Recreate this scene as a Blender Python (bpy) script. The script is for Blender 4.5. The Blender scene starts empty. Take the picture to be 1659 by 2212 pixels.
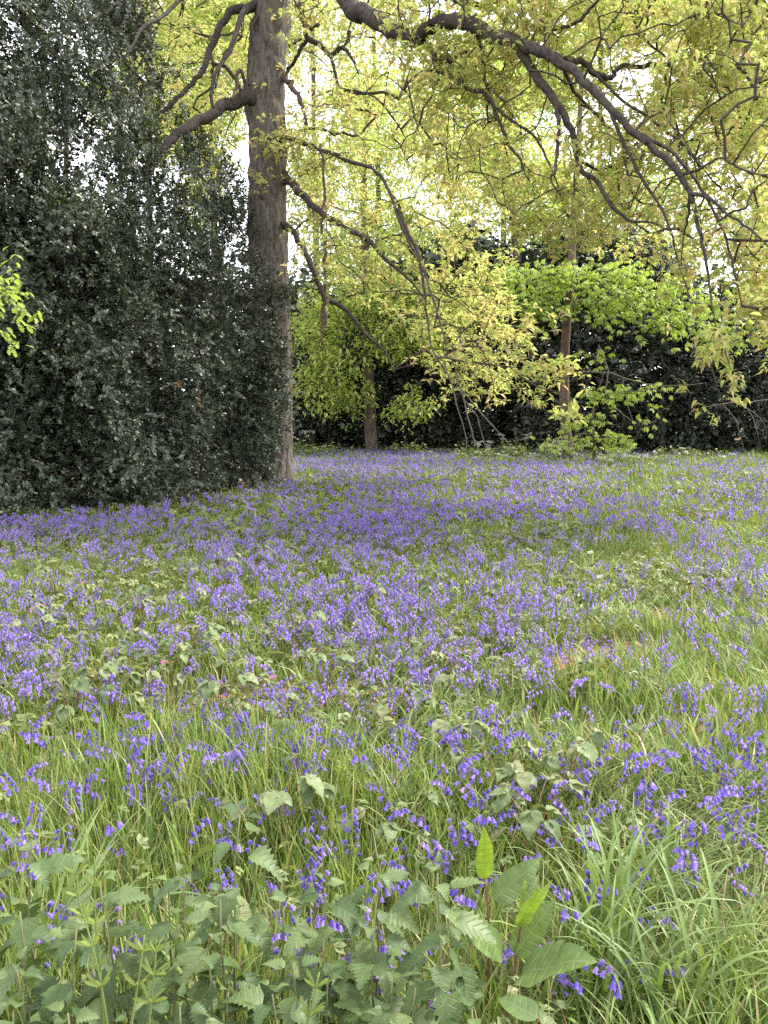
import bpy, math, random
import numpy as np
from mathutils import Matrix, Vector

random.seed(7)
RG = np.random.default_rng(7)
SC = bpy.context.scene
COL = SC.collection

# ------------------------------------------------------------------ camera
CAM_H, FPX, PW, PH, PITCH = 1.5, 1780.0, 1659.0, 2212.0, math.radians(6.92)
cam_d = bpy.data.cameras.new('camera')
cam = bpy.data.objects.new('camera', cam_d)
COL.objects.link(cam)
cam.location = (0, 0, CAM_H)
cam.rotation_euler = (math.radians(90) - PITCH, 0, 0)
cam_d.sensor_fit = 'VERTICAL'
cam_d.sensor_height = 24.0
cam_d.lens = 24.0 * FPX / PH
cam_d.clip_start = 0.05
cam_d.clip_end = 1000
SC.camera = cam

# ------------------------------------------------------------------ sky, sun, exposure
SUN_EL, SUN_AZ = math.radians(47), math.radians(62)      # azimuth: clockwise from +Y (straight ahead)
w = bpy.data.worlds.new('World')
SC.world = w
w.use_nodes = True
nt = w.node_tree
bg = nt.nodes['Background']
sky = nt.nodes.new('ShaderNodeTexSky')
sky.sky_type = 'NISHITA'
sky.sun_disc = False
sky.sun_elevation = SUN_EL
sky.sun_rotation = SUN_AZ
sky.dust_density = 3.0
mx = nt.nodes.new('ShaderNodeMix')
mx.data_type = 'RGBA'
mx.inputs[0].default_value = 0.72
nt.links.new(sky.outputs[0], mx.inputs[6])
mx.inputs[7].default_value = (9.0, 9.0, 9.3, 1)          # thin bright cloud all over
nt.links.new(mx.outputs[2], bg.inputs[0])
bg.inputs[1].default_value = 0.135

sun_d = bpy.data.lights.new('sun', 'SUN')
sun_d.energy = 2.9
sun_d.angle = math.radians(10)
sun_d.color = (1.0, 0.94, 0.84)
sun = bpy.data.objects.new('sun', sun_d)
COL.objects.link(sun)
S = Vector((math.sin(SUN_AZ) * math.cos(SUN_EL), math.cos(SUN_AZ) * math.cos(SUN_EL), math.sin(SUN_EL)))
sun.rotation_euler = S.to_track_quat('Z', 'Y').to_euler()

SC.view_settings.view_transform = 'Standard'
SC.view_settings.look = 'None'
SC.view_settings.exposure = 1.65
SC.view_settings.gamma = 1.0
SC.render.engine = 'CYCLES'
cy = SC.cycles
cy.max_bounces = 7
cy.diffuse_bounces = 4
cy.glossy_bounces = 2
cy.transmission_bounces = 5
cy.transparent_max_bounces = 4
cy.caustics_reflective = False
cy.caustics_refractive = False
cy.sample_clamp_indirect = 6
cy.use_denoising = False

# ------------------------------------------------------------------ projection helpers (pixels of a 1659 x 2212 frame)
CP, SP = math.cos(PITCH), math.sin(PITCH)

def at(px, py, Y):
    """world point at depth Y (metres ahead) seen at the pixel"""
    u = (np.asarray(px, float) - PW / 2) / FPX
    v = (PH / 2 - np.asarray(py, float)) / FPX
    dy = CP + v * SP
    dz = -SP + v * CP
    k = np.asarray(Y, float) / dy
    return np.stack([u * k, k * dy, CAM_H + k * dz], -1)

def tan_dep(py):
    v = (PH / 2 - py) / FPX
    return -(-SP + v * CP) / (CP + v * SP)

def at_h(px, py, h):
    """world point of height h seen at the pixel (h below the eye)"""
    Y = (CAM_H - h) / tan_dep(py)
    return at(px, py, Y)

def proj(P):
    P = np.asarray(P, float)
    x, y, z = P[..., 0], P[..., 1], P[..., 2] - CAM_H
    d = y * CP - z * SP
    up = y * SP + z * CP
    d = np.maximum(d, 1e-3)
    return PW / 2 + FPX * x / d, PH / 2 - FPX * up / d

# ------------------------------------------------------------------ noise
def _h(ix, iy, s):
    n = (ix.astype(np.int64) * 374761393 + iy.astype(np.int64) * 668265263 + s * 974634777) & 0x7fffffff
    n = ((n ^ (n >> 13)) * 1274126177) & 0x7fffffff
    return ((n ^ (n >> 16)) & 0xffff) / 65535.0

def vn(x, y, s=0):
    x = np.asarray(x, float); y = np.asarray(y, float)
    ix, iy = np.floor(x), np.floor(y)
    fx, fy = x - ix, y - iy
    fx = fx * fx * (3 - 2 * fx); fy = fy * fy * (3 - 2 * fy)
    a = _h(ix, iy, s) * (1 - fx) + _h(ix + 1, iy, s) * fx
    b = _h(ix, iy + 1, s) * (1 - fx) + _h(ix + 1, iy + 1, s) * fx
    return a * (1 - fy) + b * fy

def fbm(x, y, s=0):
    return (vn(x, y, s) + 0.5 * vn(x * 2.1, y * 2.1, s + 1) + 0.25 * vn(x * 4.3, y * 4.3, s + 2)) / 1.75

def gz(x, y):
    x = np.asarray(x, float); y = np.asarray(y, float)
    return 0.10 * (fbm(x * 0.35, y * 0.35, 3) - 0.5) * np.clip((60 - np.abs(y)) / 30, 0, 1)

# ------------------------------------------------------------------ mesh helpers
def mesh(name, V, F, mats, rnd=None, smooth=True, midx=None, luv=None):
    """one mesh from numpy verts and a list of tri / quad index arrays"""
    V = np.asarray(V, np.float32)
    if isinstance(F, np.ndarray):
        F = [F]
    F = [f for f in F if len(f)]
    me = bpy.data.meshes.new(name)
    me.vertices.add(len(V))
    me.vertices.foreach_set('co', V.ravel())
    loops = np.concatenate([f.ravel() for f in F]).astype(np.int32)
    tot = np.concatenate([np.full(len(f), f.shape[1], np.int32) for f in F])
    me.loops.add(len(loops))
    me.loops.foreach_set('vertex_index', loops)
    me.polygons.add(len(tot))
    st = np.concatenate([[0], np.cumsum(tot)[:-1]]).astype(np.int32)
    me.polygons.foreach_set('loop_start', st)
    me.polygons.foreach_set('loop_total', tot)
    if smooth:
        me.polygons.foreach_set('use_smooth', np.ones(len(tot), bool))
    for m in (mats if isinstance(mats, (list, tuple)) else [mats]):
        me.materials.append(m)
    if midx is not None:
        me.polygons.foreach_set('material_index', np.asarray(midx, np.int32))
    if rnd is not None:
        a = me.attributes.new('rnd', 'FLOAT', 'POINT')
        a.data.foreach_set('value', np.asarray(rnd, np.float32))
    if luv is not None:
        a = me.attributes.new('luv', 'FLOAT_VECTOR', 'POINT')
        a.data.foreach_set('vector', np.asarray(luv, np.float32).ravel())
    me.update(calc_edges=True)
    return me

def obj(name, me, parent=None, mat=None):
    o = bpy.data.objects.new(name, me)
    COL.objects.link(o)
    if parent is not None:
        o.parent = parent
    if mat is not None:
        o.matrix_local = mat
    return o

def tag(o, label=None, cat=None, group=None, kind=None):
    if label: o['label'] = label
    if cat: o['category'] = cat
    if group: o['group'] = group
    if kind: o['kind'] = kind
    return o

def thing(name, label, cat, loc=(0, 0, 0), rz=0.0, group=None):
    o = bpy.data.objects.new(name, None)
    COL.objects.link(o)
    o.location = loc
    o.rotation_euler = (0, 0, rz)
    o.empty_display_size = 0.1
    return tag(o, label, cat, group)

def M4(R, T, s=1.0):
    m = Matrix.Identity(4)
    for i in range(3):
        for j in range(3):
            m[i][j] = float(R[i][j]) * s
        m[i][3] = float(T[i])
    return m

def unit(v):
    v = np.asarray(v, float)
    return v / np.maximum(np.linalg.norm(v, axis=-1, keepdims=True), 1e-9)

def frames(d, up):
    """rotation matrices whose columns are x = d, z as near to up as can be"""
    x = unit(d)
    up = np.broadcast_to(np.asarray(up, float), x.shape)
    y = np.cross(up, x)
    bad = np.linalg.norm(y, axis=-1) < 1e-4
    if bad.any():
        y = np.where(bad[..., None], np.cross(np.array([1., .3, 0]), x), y)
    y = unit(y)
    z = np.cross(x, y)
    return np.stack([x, y, z], -1)

def rotz(a):
    a = np.asarray(a, float)
    c, s, o, z = np.cos(a), np.sin(a), np.ones_like(a), np.zeros_like(a)
    return np.stack([np.stack([c, -s, z], -1), np.stack([s, c, z], -1), np.stack([z, z, o], -1)], -2)

def rotx(a):
    a = np.asarray(a, float)
    c, s, o, z = np.cos(a), np.sin(a), np.ones_like(a), np.zeros_like(a)
    return np.stack([np.stack([o, z, z], -1), np.stack([z, c, -s], -1), np.stack([z, s, c], -1)], -2)

def roty(a):
    a = np.asarray(a, float)
    c, s, o, z = np.cos(a), np.sin(a), np.ones_like(a), np.zeros_like(a)
    return np.stack([np.stack([c, z, s], -1), np.stack([z, o, z], -1), np.stack([-s, z, c], -1)], -2)

def scatter(tpl, R, T, s, keep_rnd=True):
    """copies of a template (dict v, f, rnd, m) -> V, F, rnd, m"""
    tv, tf = tpl['v'], tpl['f']
    N, n = len(T), len(tv)
    s = np.broadcast_to(np.asarray(s, float), (N,))
    V = np.einsum('nij,kj->nki', R, tv) * s[:, None, None] + np.asarray(T)[:, None, :]
    F = tf[None] + (np.arange(N) * n)[:, None, None]
    r = np.clip(0.55 * RG.random(N)[:, None] + 0.45 * tpl['rnd'][None], 0, 1)
    m = np.tile(tpl['m'], N)
    return V.reshape(-1, 3), F.reshape(-1, 3), r.ravel(), m

class Acc:
    def __init__(self): self.V, self.F, self.r, self.m, self.n = [], [], [], [], 0
    def add(self, V, F, r, m=None):
        if len(V) == 0: return
        self.V.append(V); self.F.append(F + self.n); self.r.append(r)
        self.m.append(np.zeros(len(F), int) if m is None else m)
        self.n += len(V)
    def mesh(self, name, mats, smooth=True):
        return mesh(name, np.concatenate(self.V), np.concatenate(self.F), mats, np.concatenate(self.r), smooth, np.concatenate(self.m))

def leaf(prof, fold=0.25, curl=0.0, wave=0.0, sweep=0.0):
    """unit leaf along +x; prof = [(t, half width)], first and last on the midrib. Returns v, f, luv"""
    v, luv, f = [], [], []
    idx = []
    for k, (t, hw) in enumerate(prof):
        z = -curl * t * t + wave * math.sin(t * 11.0) * 0.3
        x = t * (1 - 0.25 * abs(curl) * t)
        a = len(v)
        v.append((x, 0, z)); luv.append((t, 0, 0))
        if hw > 0:
            wv = wave * math.sin(t * 17 + 1)
            v.append((x - sweep * hw, hw, z + fold * hw + wv * hw)); luv.append((t, hw, 0))
            v.append((x - sweep * hw, -hw, z + fold * hw - wv * hw)); luv.append((t, -hw, 0))
            idx.append((a, a + 1, a + 2))
        else:
            idx.append((a, None, None))
    for p, q in zip(idx[:-1], idx[1:]):
        if p[1] is None:
            f += [(p[0], q[0], q[1]), (p[0], q[2], q[0])]
        elif q[1] is None:
            f += [(p[0], q[0], p[1]), (p[0], p[2], q[0])]
        else:
            f += [(p[0], q[0], q[1]), (p[0], q[1], p[1]), (p[0], p[2], q[2]), (p[0], q[2], q[0])]
    return np.array(v, float), np.array(f, int), np.array(luv, float)

def tpl_join(items):
    """items: (v, f, rnd value, material index)"""
    V, F, r, m, n = [], [], [], [], 0
    for v, f, rv, mi in items:
        V.append(v); F.append(np.asarray(f) + n); n += len(v)
        r.append(np.full(len(v), rv)); m.append(np.full(len(f), mi, int))
    return dict(v=np.concatenate(V), f=np.concatenate(F), rnd=np.concatenate(r), m=np.concatenate(m))

def smooth_path(P, n):
    """Catmull-Rom through rows of P (any width)"""
    P = np.asarray(P, float)
    Q = np.concatenate([[2 * P[0] - P[1]], P, [2 * P[-1] - P[-2]]])
    out = []
    for i in range(len(P) - 1):
        a, b, c, d = Q[i], Q[i + 1], Q[i + 2], Q[i + 3]
        for t in np.linspace(0, 1, n, endpoint=False):
            out.append(0.5 * (2 * b + (c - a) * t + (2 * a - 5 * b + 4 * c - d) * t * t + (3 * b - 3 * c + d - a) * t ** 3))
    out.append(P[-1])
    return np.array(out)

def tube(P, r, sides=6, lump=0.0, cap=True, seed=0):
    """tapered tube with carried frames; returns v, tris"""
    P = np.asarray(P, float); r = np.broadcast_to(np.asarray(r, float), (len(P),))
    n = len(P)
    T = np.gradient(P, axis=0); T = unit(T)
    ref = np.array([0.3, 1, 0.1]) if abs(T[0][1]) < 0.8 else np.array([1., 0, 0.2])
    U = np.zeros_like(P)
    u = ref
    for i in range(n):
        u = u - T[i] * np.dot(u, T[i]); u = u / np.linalg.norm(u); U[i] = u
    W = np.cross(T, U)
    a = np.linspace(0, 2 * math.pi, sides, endpoint=False)
    rr = r[:, None] * np.ones(sides)[None]
    if lump:
        rs = np.random.default_rng(seed)
        rr = rr * (1 + lump * (rs.random((n, sides)) - 0.5) * 2)
    V = P[:, None] + (np.cos(a)[None, :, None] * U[:, None] + np.sin(a)[None, :, None] * W[:, None]) * rr[..., None]
    i = np.arange(n - 1)[:, None] * sides; j = np.arange(sides)[None]; k = (j + 1) % sides
    A, B, C, D = i + j, i + k, i + sides + k, i + sides + j
    F = np.concatenate([np.stack([A, B, C], -1).reshape(-1, 3), np.stack([A, C, D], -1).reshape(-1, 3)])
    V = V.reshape(-1, 3)
    if cap:
        V = np.concatenate([V, P[-1:]])
        b = (n - 1) * sides
        F = np.concatenate([F, np.stack([b + np.arange(sides), b + (np.arange(sides) + 1) % sides, np.full(sides, len(V) - 1)], -1)])
    return V, F

def sticks(P0, P1, r0, r1, sides=4):
    """many straight tapered sticks at once"""
    d = unit(P1 - P0)
    R = frames(d, (0.21, 0.13, 1.0))
    y, z = R[..., 1], R[..., 2]
    a = np.linspace(0, 2 * math.pi, sides, endpoint=False)
    ring = np.cos(a)[None, :, None] * y[:, None] + np.sin(a)[None, :, None] * z[:, None]
    A = P0[:, None] + ring * np.asarray(r0)[:, None, None]
    B = P1[:, None] + ring * np.asarray(r1)[:, None, None]
    V = np.concatenate([A, B], 1)
    N = len(P0)
    j = np.arange(sides); k = (j + 1) % sides
    f = np.concatenate([np.stack([j, k, sides + k], -1), np.stack([j, sides + k, sides + j], -1)])
    F = f[None] + (np.arange(N) * 2 * sides)[:, None, None]
    return V.reshape(-1, 3), F.reshape(-1, 3)

# ------------------------------------------------------------------ materials
def new_mat(name):
    m = bpy.data.materials.new(name)
    m.use_nodes = True
    m.node_tree.nodes.clear()
    return m, m.node_tree.nodes, m.node_tree.links

def ramp(n, stops):
    r = n.new('ShaderNodeValToRGB')
    e = r.color_ramp.elements
    while len(e) > 1: e.remove(e[-1])
    e[0].position, e[0].color = stops[0][0], (*stops[0][1], 1)
    for p, c in stops[1:]:
        x = e.new(p); x.color = (*c, 1)
    return r

def leaf_mat(name, stops, transl=0.35, rough=0.5, tint=(1.15, 1.1, 0.45), spec=0.35, obj_rand=False, veins=None):
    m, n, l = new_mat(name)
    out = n.new('ShaderNodeOutputMaterial')
    at_ = n.new('ShaderNodeAttribute'); at_.attribute_name = 'rnd'
    fac = at_.outputs['Fac']
    if obj_rand:
        oi = n.new('ShaderNodeObjectInfo')
        ad = n.new('ShaderNodeMath'); ad.operation = 'ADD'
        l.new(fac, ad.inputs[0]); l.new(oi.outputs['Random'], ad.inputs[1])
        fr = n.new('ShaderNodeMath'); fr.operation = 'FRACT'
        l.new(ad.outputs[0], fr.inputs[0]); fac = fr.outputs[0]
    r = ramp(n, stops); l.new(fac, r.inputs[0])
    col = r.outputs[0]
    nz = n.new('ShaderNodeTexNoise'); nz.inputs['Scale'].default_value = 45 if veins else 9
    nz.inputs['Detail'].default_value = 3
    geo = n.new('ShaderNodeNewGeometry')
    l.new(geo.outputs['Position'], nz.inputs['Vector'])
    mp = n.new('ShaderNodeMapRange'); mp.inputs['From Min'].default_value = 0.3; mp.inputs['From Max'].default_value = 0.7
    mp.inputs['To Min'].default_value = 0.78; mp.inputs['To Max'].default_value = 1.2
    l.new(nz.outputs['Fac'], mp.inputs['Value'])
    mu = n.new('ShaderNodeVectorMath'); mu.operation = 'SCALE'
    l.new(col, mu.inputs[0]); l.new(mp.outputs[0], mu.inputs['Scale']); col = mu.outputs[0]
    bs = n.new('ShaderNodeBsdfPrincipled')
    bs.inputs['Roughness'].default_value = rough
    bs.inputs['Specular IOR Level'].default_value = spec
    if veins:
        freq, slope, vcol, depth = veins
        la = n.new('ShaderNodeAttribute'); la.attribute_name = 'luv'
        sx = n.new('ShaderNodeSeparateXYZ'); l.new(la.outputs['Vector'], sx.inputs[0])
        def mth(op, a, b=None):
            k = n.new('ShaderNodeMath'); k.operation = op
            for i, q in enumerate((a, b)):
                if q is None: continue
                if isinstance(q, (int, float)): k.inputs[i].default_value = q
                else: l.new(q, k.inputs[i])
            return k.outputs[0]
        av = mth('ABSOLUTE', sx.outputs[1])
        s = mth('SINE', mth('MULTIPLY', mth('SUBTRACT', sx.outputs[0], mth('MULTIPLY', av, slope)), freq * 6.283))
        side = mth('POWER', mth('MAXIMUM', s, 0.0), 8.0)
        mid = mth('LESS_THAN', av, 0.012)
        vein = mth('MAXIMUM', side, mid)
        mixv = n.new('ShaderNodeMix'); mixv.data_type = 'RGBA'
        l.new(mth('MULTIPLY', vein, 0.55), mixv.inputs[0]); l.new(col, mixv.inputs[6]); mixv.inputs[7].default_value = (*vcol, 1)
        col = mixv.outputs[2]
        bp = n.new('ShaderNodeBump'); bp.inputs['Strength'].default_value = depth; bp.inputs['Distance'].default_value = 0.004
        l.new(mth('SUBTRACT', 1.0, vein), bp.inputs['Height'])
        l.new(bp.outputs[0], bs.inputs['Normal'])
    l.new(col, bs.inputs['Base Color'])
    tr = n.new('ShaderNodeBsdfTranslucent')
    tm = n.new('ShaderNodeVectorMath'); tm.operation = 'MULTIPLY'
    l.new(col, tm.inputs[0]); tm.inputs[1].default_value = tint
    l.new(tm.outputs[0], tr.inputs['Color'])
    ms = n.new('ShaderNodeMixShader'); ms.inputs[0].default_value = transl
    l.new(bs.outputs[0], ms.inputs[1]); l.new(tr.outputs[0], ms.inputs[2])
    l.new(ms.outputs[0], out.inputs['Surface'])
    return m

def bark_mat(name, c1, c2, scale=9.0, stretch=0.18, bump=0.6, moss=None):
    m, n, l = new_mat(name)
    out = n.new('ShaderNodeOutputMaterial')
    bs = n.new('ShaderNodeBsdfPrincipled'); bs.inputs['Roughness'].default_value = 0.9
    bs.inputs['Specular IOR Level'].default_value = 0.2
    geo = n.new('ShaderNodeNewGeometry')
    mp = n.new('ShaderNodeMapping'); mp.inputs['Scale'].default_value = (1, 1, stretch)
    l.new(geo.outputs['Position'], mp.inputs[0])
    nz = n.new('ShaderNodeTexNoise'); nz.inputs['Scale'].default_value = scale; nz.inputs['Detail'].default_value = 5
    nz.inputs['Roughness'].default_value = 0.65
    l.new(mp.outputs[0], nz.inputs['Vector'])
    r = ramp(n, [(0.3, c1), (0.68, c2)]); l.new(nz.outputs['Fac'], r.inputs[0])
    col = r.outputs[0]
    if moss:
        n2 = n.new('ShaderNodeTexNoise'); n2.inputs['Scale'].default_value = 1.7; n2.inputs['Detail'].default_value = 4
        l.new(geo.outputs['Position'], n2.inputs['Vector'])
        r2 = ramp(n, [(0.5, (0, 0, 0)), (0.7, (0.6, 0.6, 0.6))]); l.new(n2.outputs['Fac'], r2.inputs[0])
        mxn = n.new('ShaderNodeMix'); mxn.data_type = 'RGBA'
        l.new(r2.outputs[0], mxn.inputs[0]); l.new(col, mxn.inputs[6]); mxn.inputs[7].default_value = (*moss, 1)
        col = mxn.outputs[2]
    l.new(col, bs.inputs['Base Color'])
    bp = n.new('ShaderNodeBump'); bp.inputs['Strength'].default_value = bump; bp.inputs['Distance'].default_value = 0.03
    l.new(nz.outputs['Fac'], bp.inputs['Height']); l.new(bp.outputs[0], bs.inputs['Normal'])
    l.new(bs.outputs[0], out.inputs['Surface'])
    return m

M = {}
M['oak_leaf'] = leaf_mat('oak_leaf', [(0, (0.36, 0.46, 0.13)), (0.4, (0.45, 0.50, 0.17)), (0.66, (0.53, 0.50, 0.21)), (0.84, (0.56, 0.43, 0.25)), (1, (0.40, 0.47, 0.14))], 0.64, 0.55, (1.04, 1.03, 0.84))
M['catkin'] = leaf_mat('catkin', [(0, (0.44, 0.30, 0.15)), (1, (0.56, 0.42, 0.24))], 0.4, 0.8, (1.05, 1, 0.8), 0.1)
M['wood_leaf'] = leaf_mat('wood_leaf', [(0, (0.29, 0.41, 0.10)), (0.6, (0.40, 0.48, 0.13)), (1, (0.48, 0.48, 0.15))], 0.6, 0.55, (1.05, 1.04, 0.72))
M['fresh_leaf'] = leaf_mat('fresh_leaf', [(0, (0.26, 0.38, 0.08)), (1, (0.40, 0.49, 0.12))], 0.48, 0.5, (1.06, 1.05, 0.6))
M['holly_leaf'] = leaf_mat('holly_leaf', [(0, (0.028, 0.040, 0.022)), (0.55, (0.054, 0.074, 0.040)), (0.88, (0.098, 0.12, 0.068)), (1, (0.17, 0.18, 0.10))], 0.12, 0.45, (1.1, 1.1, 0.6), 0.65)
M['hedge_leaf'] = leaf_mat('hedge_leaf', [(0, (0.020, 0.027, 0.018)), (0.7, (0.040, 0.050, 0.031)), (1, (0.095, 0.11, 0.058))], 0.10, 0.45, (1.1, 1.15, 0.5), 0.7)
M['dead_leaf'] = leaf_mat('dead_leaf', [(0, (0.22, 0.09, 0.035)), (1, (0.42, 0.22, 0.10))], 0.2, 0.7, (1.1, 0.9, 0.5), 0.2)
M['grass'] = leaf_mat('grass', [(0, (0.085, 0.15, 0.035)), (0.35, (0.155, 0.235, 0.055)), (0.65, (0.22, 0.295, 0.085)), (0.88, (0.29, 0.33, 0.12)), (0.97, (0.38, 0.36, 0.18)), (1, (0.46, 0.39, 0.23))], 0.34, 0.5, (1.08, 1.1, 0.5), 0.3)
M['bell'] = leaf_mat('bell', [(0, (0.105, 0.066, 0.37)), (0.5, (0.165, 0.102, 0.46)), (0.8, (0.235, 0.15, 0.49)), (1, (0.30, 0.19, 0.49))], 0.33, 0.5, (1.1, 1.0, 1.05), 0.3, True)
M['flower_stem'] = leaf_mat('flower_stem', [(0, (0.10, 0.15, 0.05)), (1, (0.16, 0.16, 0.08))], 0.15, 0.5)
M['nettle'] = leaf_mat('nettle', [(0, (0.045, 0.082, 0.026)), (0.5, (0.078, 0.128, 0.040)), (1, (0.125, 0.17, 0.06))], 0.28, 0.5, (1.12, 1.12, 0.42), 0.35, True, (6.0, 0.75, (0.115, 0.165, 0.065), 0.4))
M['nettle_stem'] = leaf_mat('nettle_stem', [(0, (0.11, 0.12, 0.05)), (1, (0.16, 0.16, 0.08))], 0.05, 0.6)
M['dock'] = leaf_mat('dock', [(0, (0.095, 0.155, 0.042)), (1, (0.13, 0.19, 0.055))], 0.22, 0.45, (1.1, 1.1, 0.4), 0.4, True, (8.0, 0.5, (0.16, 0.22, 0.085), 0.35))
M['dock_young'] = leaf_mat('dock_young', [(0, (0.17, 0.27, 0.04)), (1, (0.22, 0.32, 0.05))], 0.42, 0.45, (1.08, 1.1, 0.4), 0.4, True, (8.0, 0.5, (0.13, 0.18, 0.035), 0.3))
M['dock_stem'] = leaf_mat('dock_stem', [(0, (0.18, 0.08, 0.04)), (1, (0.22, 0.11, 0.06))], 0.05, 0.5)
M['bramble'] = leaf_mat('bramble', [(0, (0.09, 0.14, 0.05)), (0.6, (0.14, 0.185, 0.072)), (1, (0.22, 0.22, 0.105))], 0.28, 0.5, (1.1, 1.05, 0.45), 0.35, True, (7.0, 0.7, (0.19, 0.22, 0.11), 0.35))
M['cover_leaf'] = leaf_mat('cover_leaf', [(0, (0.10, 0.15, 0.045)), (0.6, (0.17, 0.21, 0.075)), (1, (0.25, 0.24, 0.11))], 0.3, 0.5)
M['tuft'] = leaf_mat('tuft', [(0, (0.11, 0.185, 0.05)), (1, (0.19, 0.26, 0.085))], 0.35, 0.45, (1.1, 1.1, 0.45), 0.4, True)
M['cleaver'] = leaf_mat('cleaver', [(0, (0.14, 0.20, 0.05)), (1, (0.20, 0.25, 0.075))], 0.35, 0.6, (1.1, 1.1, 0.4), 0.2, True)
M['white_petal'] = leaf_mat('white_petal', [(0, (0.50, 0.52, 0.46)), (1, (0.62, 0.62, 0.56))], 0.3, 0.6, (1, 1, 0.95), 0.2)
M['pink_petal'] = leaf_mat('pink_petal', [(0, (0.50, 0.14, 0.30)), (1, (0.60, 0.22, 0.40))], 0.3, 0.6, (1, 1, 1), 0.2)
M['oak_bark'] = bark_mat('oak_bark', (0.028, 0.023, 0.021), (0.195, 0.165, 0.145), 19, 0.28, 1.0, (0.13, 0.12, 0.075))
M['limb_bark'] = bark_mat('limb_bark', (0.016, 0.012, 0.012), (0.088, 0.070, 0.064), 22, 0.7, 1.0, (0.085, 0.078, 0.05))
M['red_bark'] = bark_mat('red_bark', (0.055, 0.037, 0.029), (0.145, 0.10, 0.078), 12, 0.3, 0.6)
M['far_bark'] = bark_mat('far_bark', (0.045, 0.034, 0.028), (0.14, 0.105, 0.085), 10, 0.3, 0.6)
M['twig'] = bark_mat('twig', (0.04, 0.03, 0.024), (0.10, 0.075, 0.055), 30, 1, 0.2)
M['pale_twig'] = bark_mat('pale_twig', (0.06, 0.05, 0.042), (0.15, 0.125, 0.10), 30, 1, 0.2)
M['holly_bark'] = bark_mat('holly_bark', (0.035, 0.04, 0.03), (0.10, 0.105, 0.08), 14, 0.5, 0.4)

# ground: soil, moss and dry litter
def ground_mat():
    m, n, l = new_mat('soil')
    out = n.new('ShaderNodeOutputMaterial')
    bs = n.new('ShaderNodeBsdfPrincipled'); bs.inputs['Roughness'].default_value = 0.95; bs.inputs['Specular IOR Level'].default_value = 0.1
    geo = n.new('ShaderNodeNewGeometry')
    a = n.new('ShaderNodeTexNoise'); a.inputs['Scale'].default_value = 0.9; a.inputs['Detail'].default_value = 6
    b = n.new('ShaderNodeTexNoise'); b.inputs['Scale'].default_value = 26; b.inputs['Detail'].default_value = 6; b.inputs['Roughness'].default_value = 0.7
    l.new(geo.outputs['Position'], a.inputs['Vector']); l.new(geo.outputs['Position'], b.inputs['Vector'])
    r1 = ramp(n, [(0.3, (0.06, 0.075, 0.03)), (0.5, (0.10, 0.085, 0.045)), (0.62, (0.22, 0.15, 0.095)), (0.8, (0.34, 0.23, 0.16))])
    ad = n.new('ShaderNodeMath'); ad.operation = 'MULTIPLY_ADD'
    l.new(b.outputs['Fac'], ad.inputs[0]); ad.inputs[1].default_value = 0.7
    sb = n.new('ShaderNodeMath'); sb.operation = 'MULTIPLY_ADD'; sb.inputs[1].default_value = 0.6; sb.inputs[2].default_value = -0.13
    l.new(a.outputs['Fac'], sb.inputs[0]); l.new(sb.outputs[0], ad.inputs[2])
    l.new(ad.outputs[0], r1.inputs[0]); l.new(r1.outputs[0], bs.inputs['Base Color'])
    bp = n.new('ShaderNodeBump'); bp.inputs['Strength'].default_value = 0.8; bp.inputs['Distance'].default_value = 0.03
    l.new(b.outputs['Fac'], bp.inputs['Height']); l.new(bp.outputs[0], bs.inputs['Normal'])
    l.new(bs.outputs[0], out.inputs['Surface'])
    return m
M['soil'] = ground_mat()

# ------------------------------------------------------------------ ground sheet (fine near, coarse far)
xs = np.concatenate([np.linspace(-400, -30, 10), np.linspace(-26, 26, 105), np.linspace(30, 400, 10)])
ys = np.concatenate([np.linspace(-300, -4, 8), np.linspace(-2, 45, 95), np.linspace(50, 600, 12)])
X, Y = np.meshgrid(xs, ys)
V = np.stack([X, Y, gz(X, Y)], -1).reshape(-1, 3)
nx = len(xs)
i, j = np.meshgrid(np.arange(len(ys) - 1), np.arange(nx - 1), indexing='ij')
a = (i * nx + j).ravel()
ground = obj('ground', mesh('ground', V, np.stack([a, a + 1, a + nx + 1, a + nx], -1), M['soil']))
tag(ground, 'brown soil and dry litter under the meadow', None, kind='structure')

# ------------------------------------------------------------------ branch growth: twigs from limb nodes to leaf points
def grow(seeds, pts, step=0.35, jit=0.05, sag=0.0, rmin=0.004, rmax=0.05, seed=1, power=0.42):
    rs = np.random.default_rng(seed)
    cap = len(seeds) + len(pts) * 40
    N = np.zeros((cap, 3)); par = np.full(cap, -1)
    n = len(seeds); N[:n] = seeds
    d0 = np.array([np.min(np.linalg.norm(seeds - p, axis=1)) for p in pts])
    tips = []
    for k in np.argsort(d0):
        p = pts[k]
        d = np.linalg.norm(N[:n] - p, axis=1)
        j = int(np.argmin(d)); L = d[j]
        m = max(1, min(30, int(math.ceil(L / step))))
        q = N[j].copy(); last = j
        for s in range(1, m + 1):
            t = s / m
            c = q * (1 - t) + p * t
            if s < m:
                c = c + (rs.random(3) - 0.5) * 2 * jit * min(1, L)
                c[2] += sag * L * math.sin(math.pi * t)
            N[n] = c; par[n] = last; last = n; n += 1
        tips.append(last)
    N, par = N[:n], par[:n]
    load = np.zeros(n); load[tips] = 1
    for q in range(n - 1, len(seeds) - 1, -1):
        load[par[q]] += load[q] if par[q] >= 0 else 0
    rad = np.minimum(rmin * np.maximum(load, 1) ** power, rmax)
    idx = np.arange(len(seeds), n)
    return N, par, rad, idx, np.array(tips)

def twig_mesh(name, g, mat, sides=4):
    N, par, rad, idx, _ = g
    p = par[idx]
    V, F = sticks(N[p], N[idx] , np.minimum(rad[p], rad[idx] * 1.6), rad[idx], sides)
    return mesh(name, V, F, mat, np.zeros(len(V)))

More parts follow.
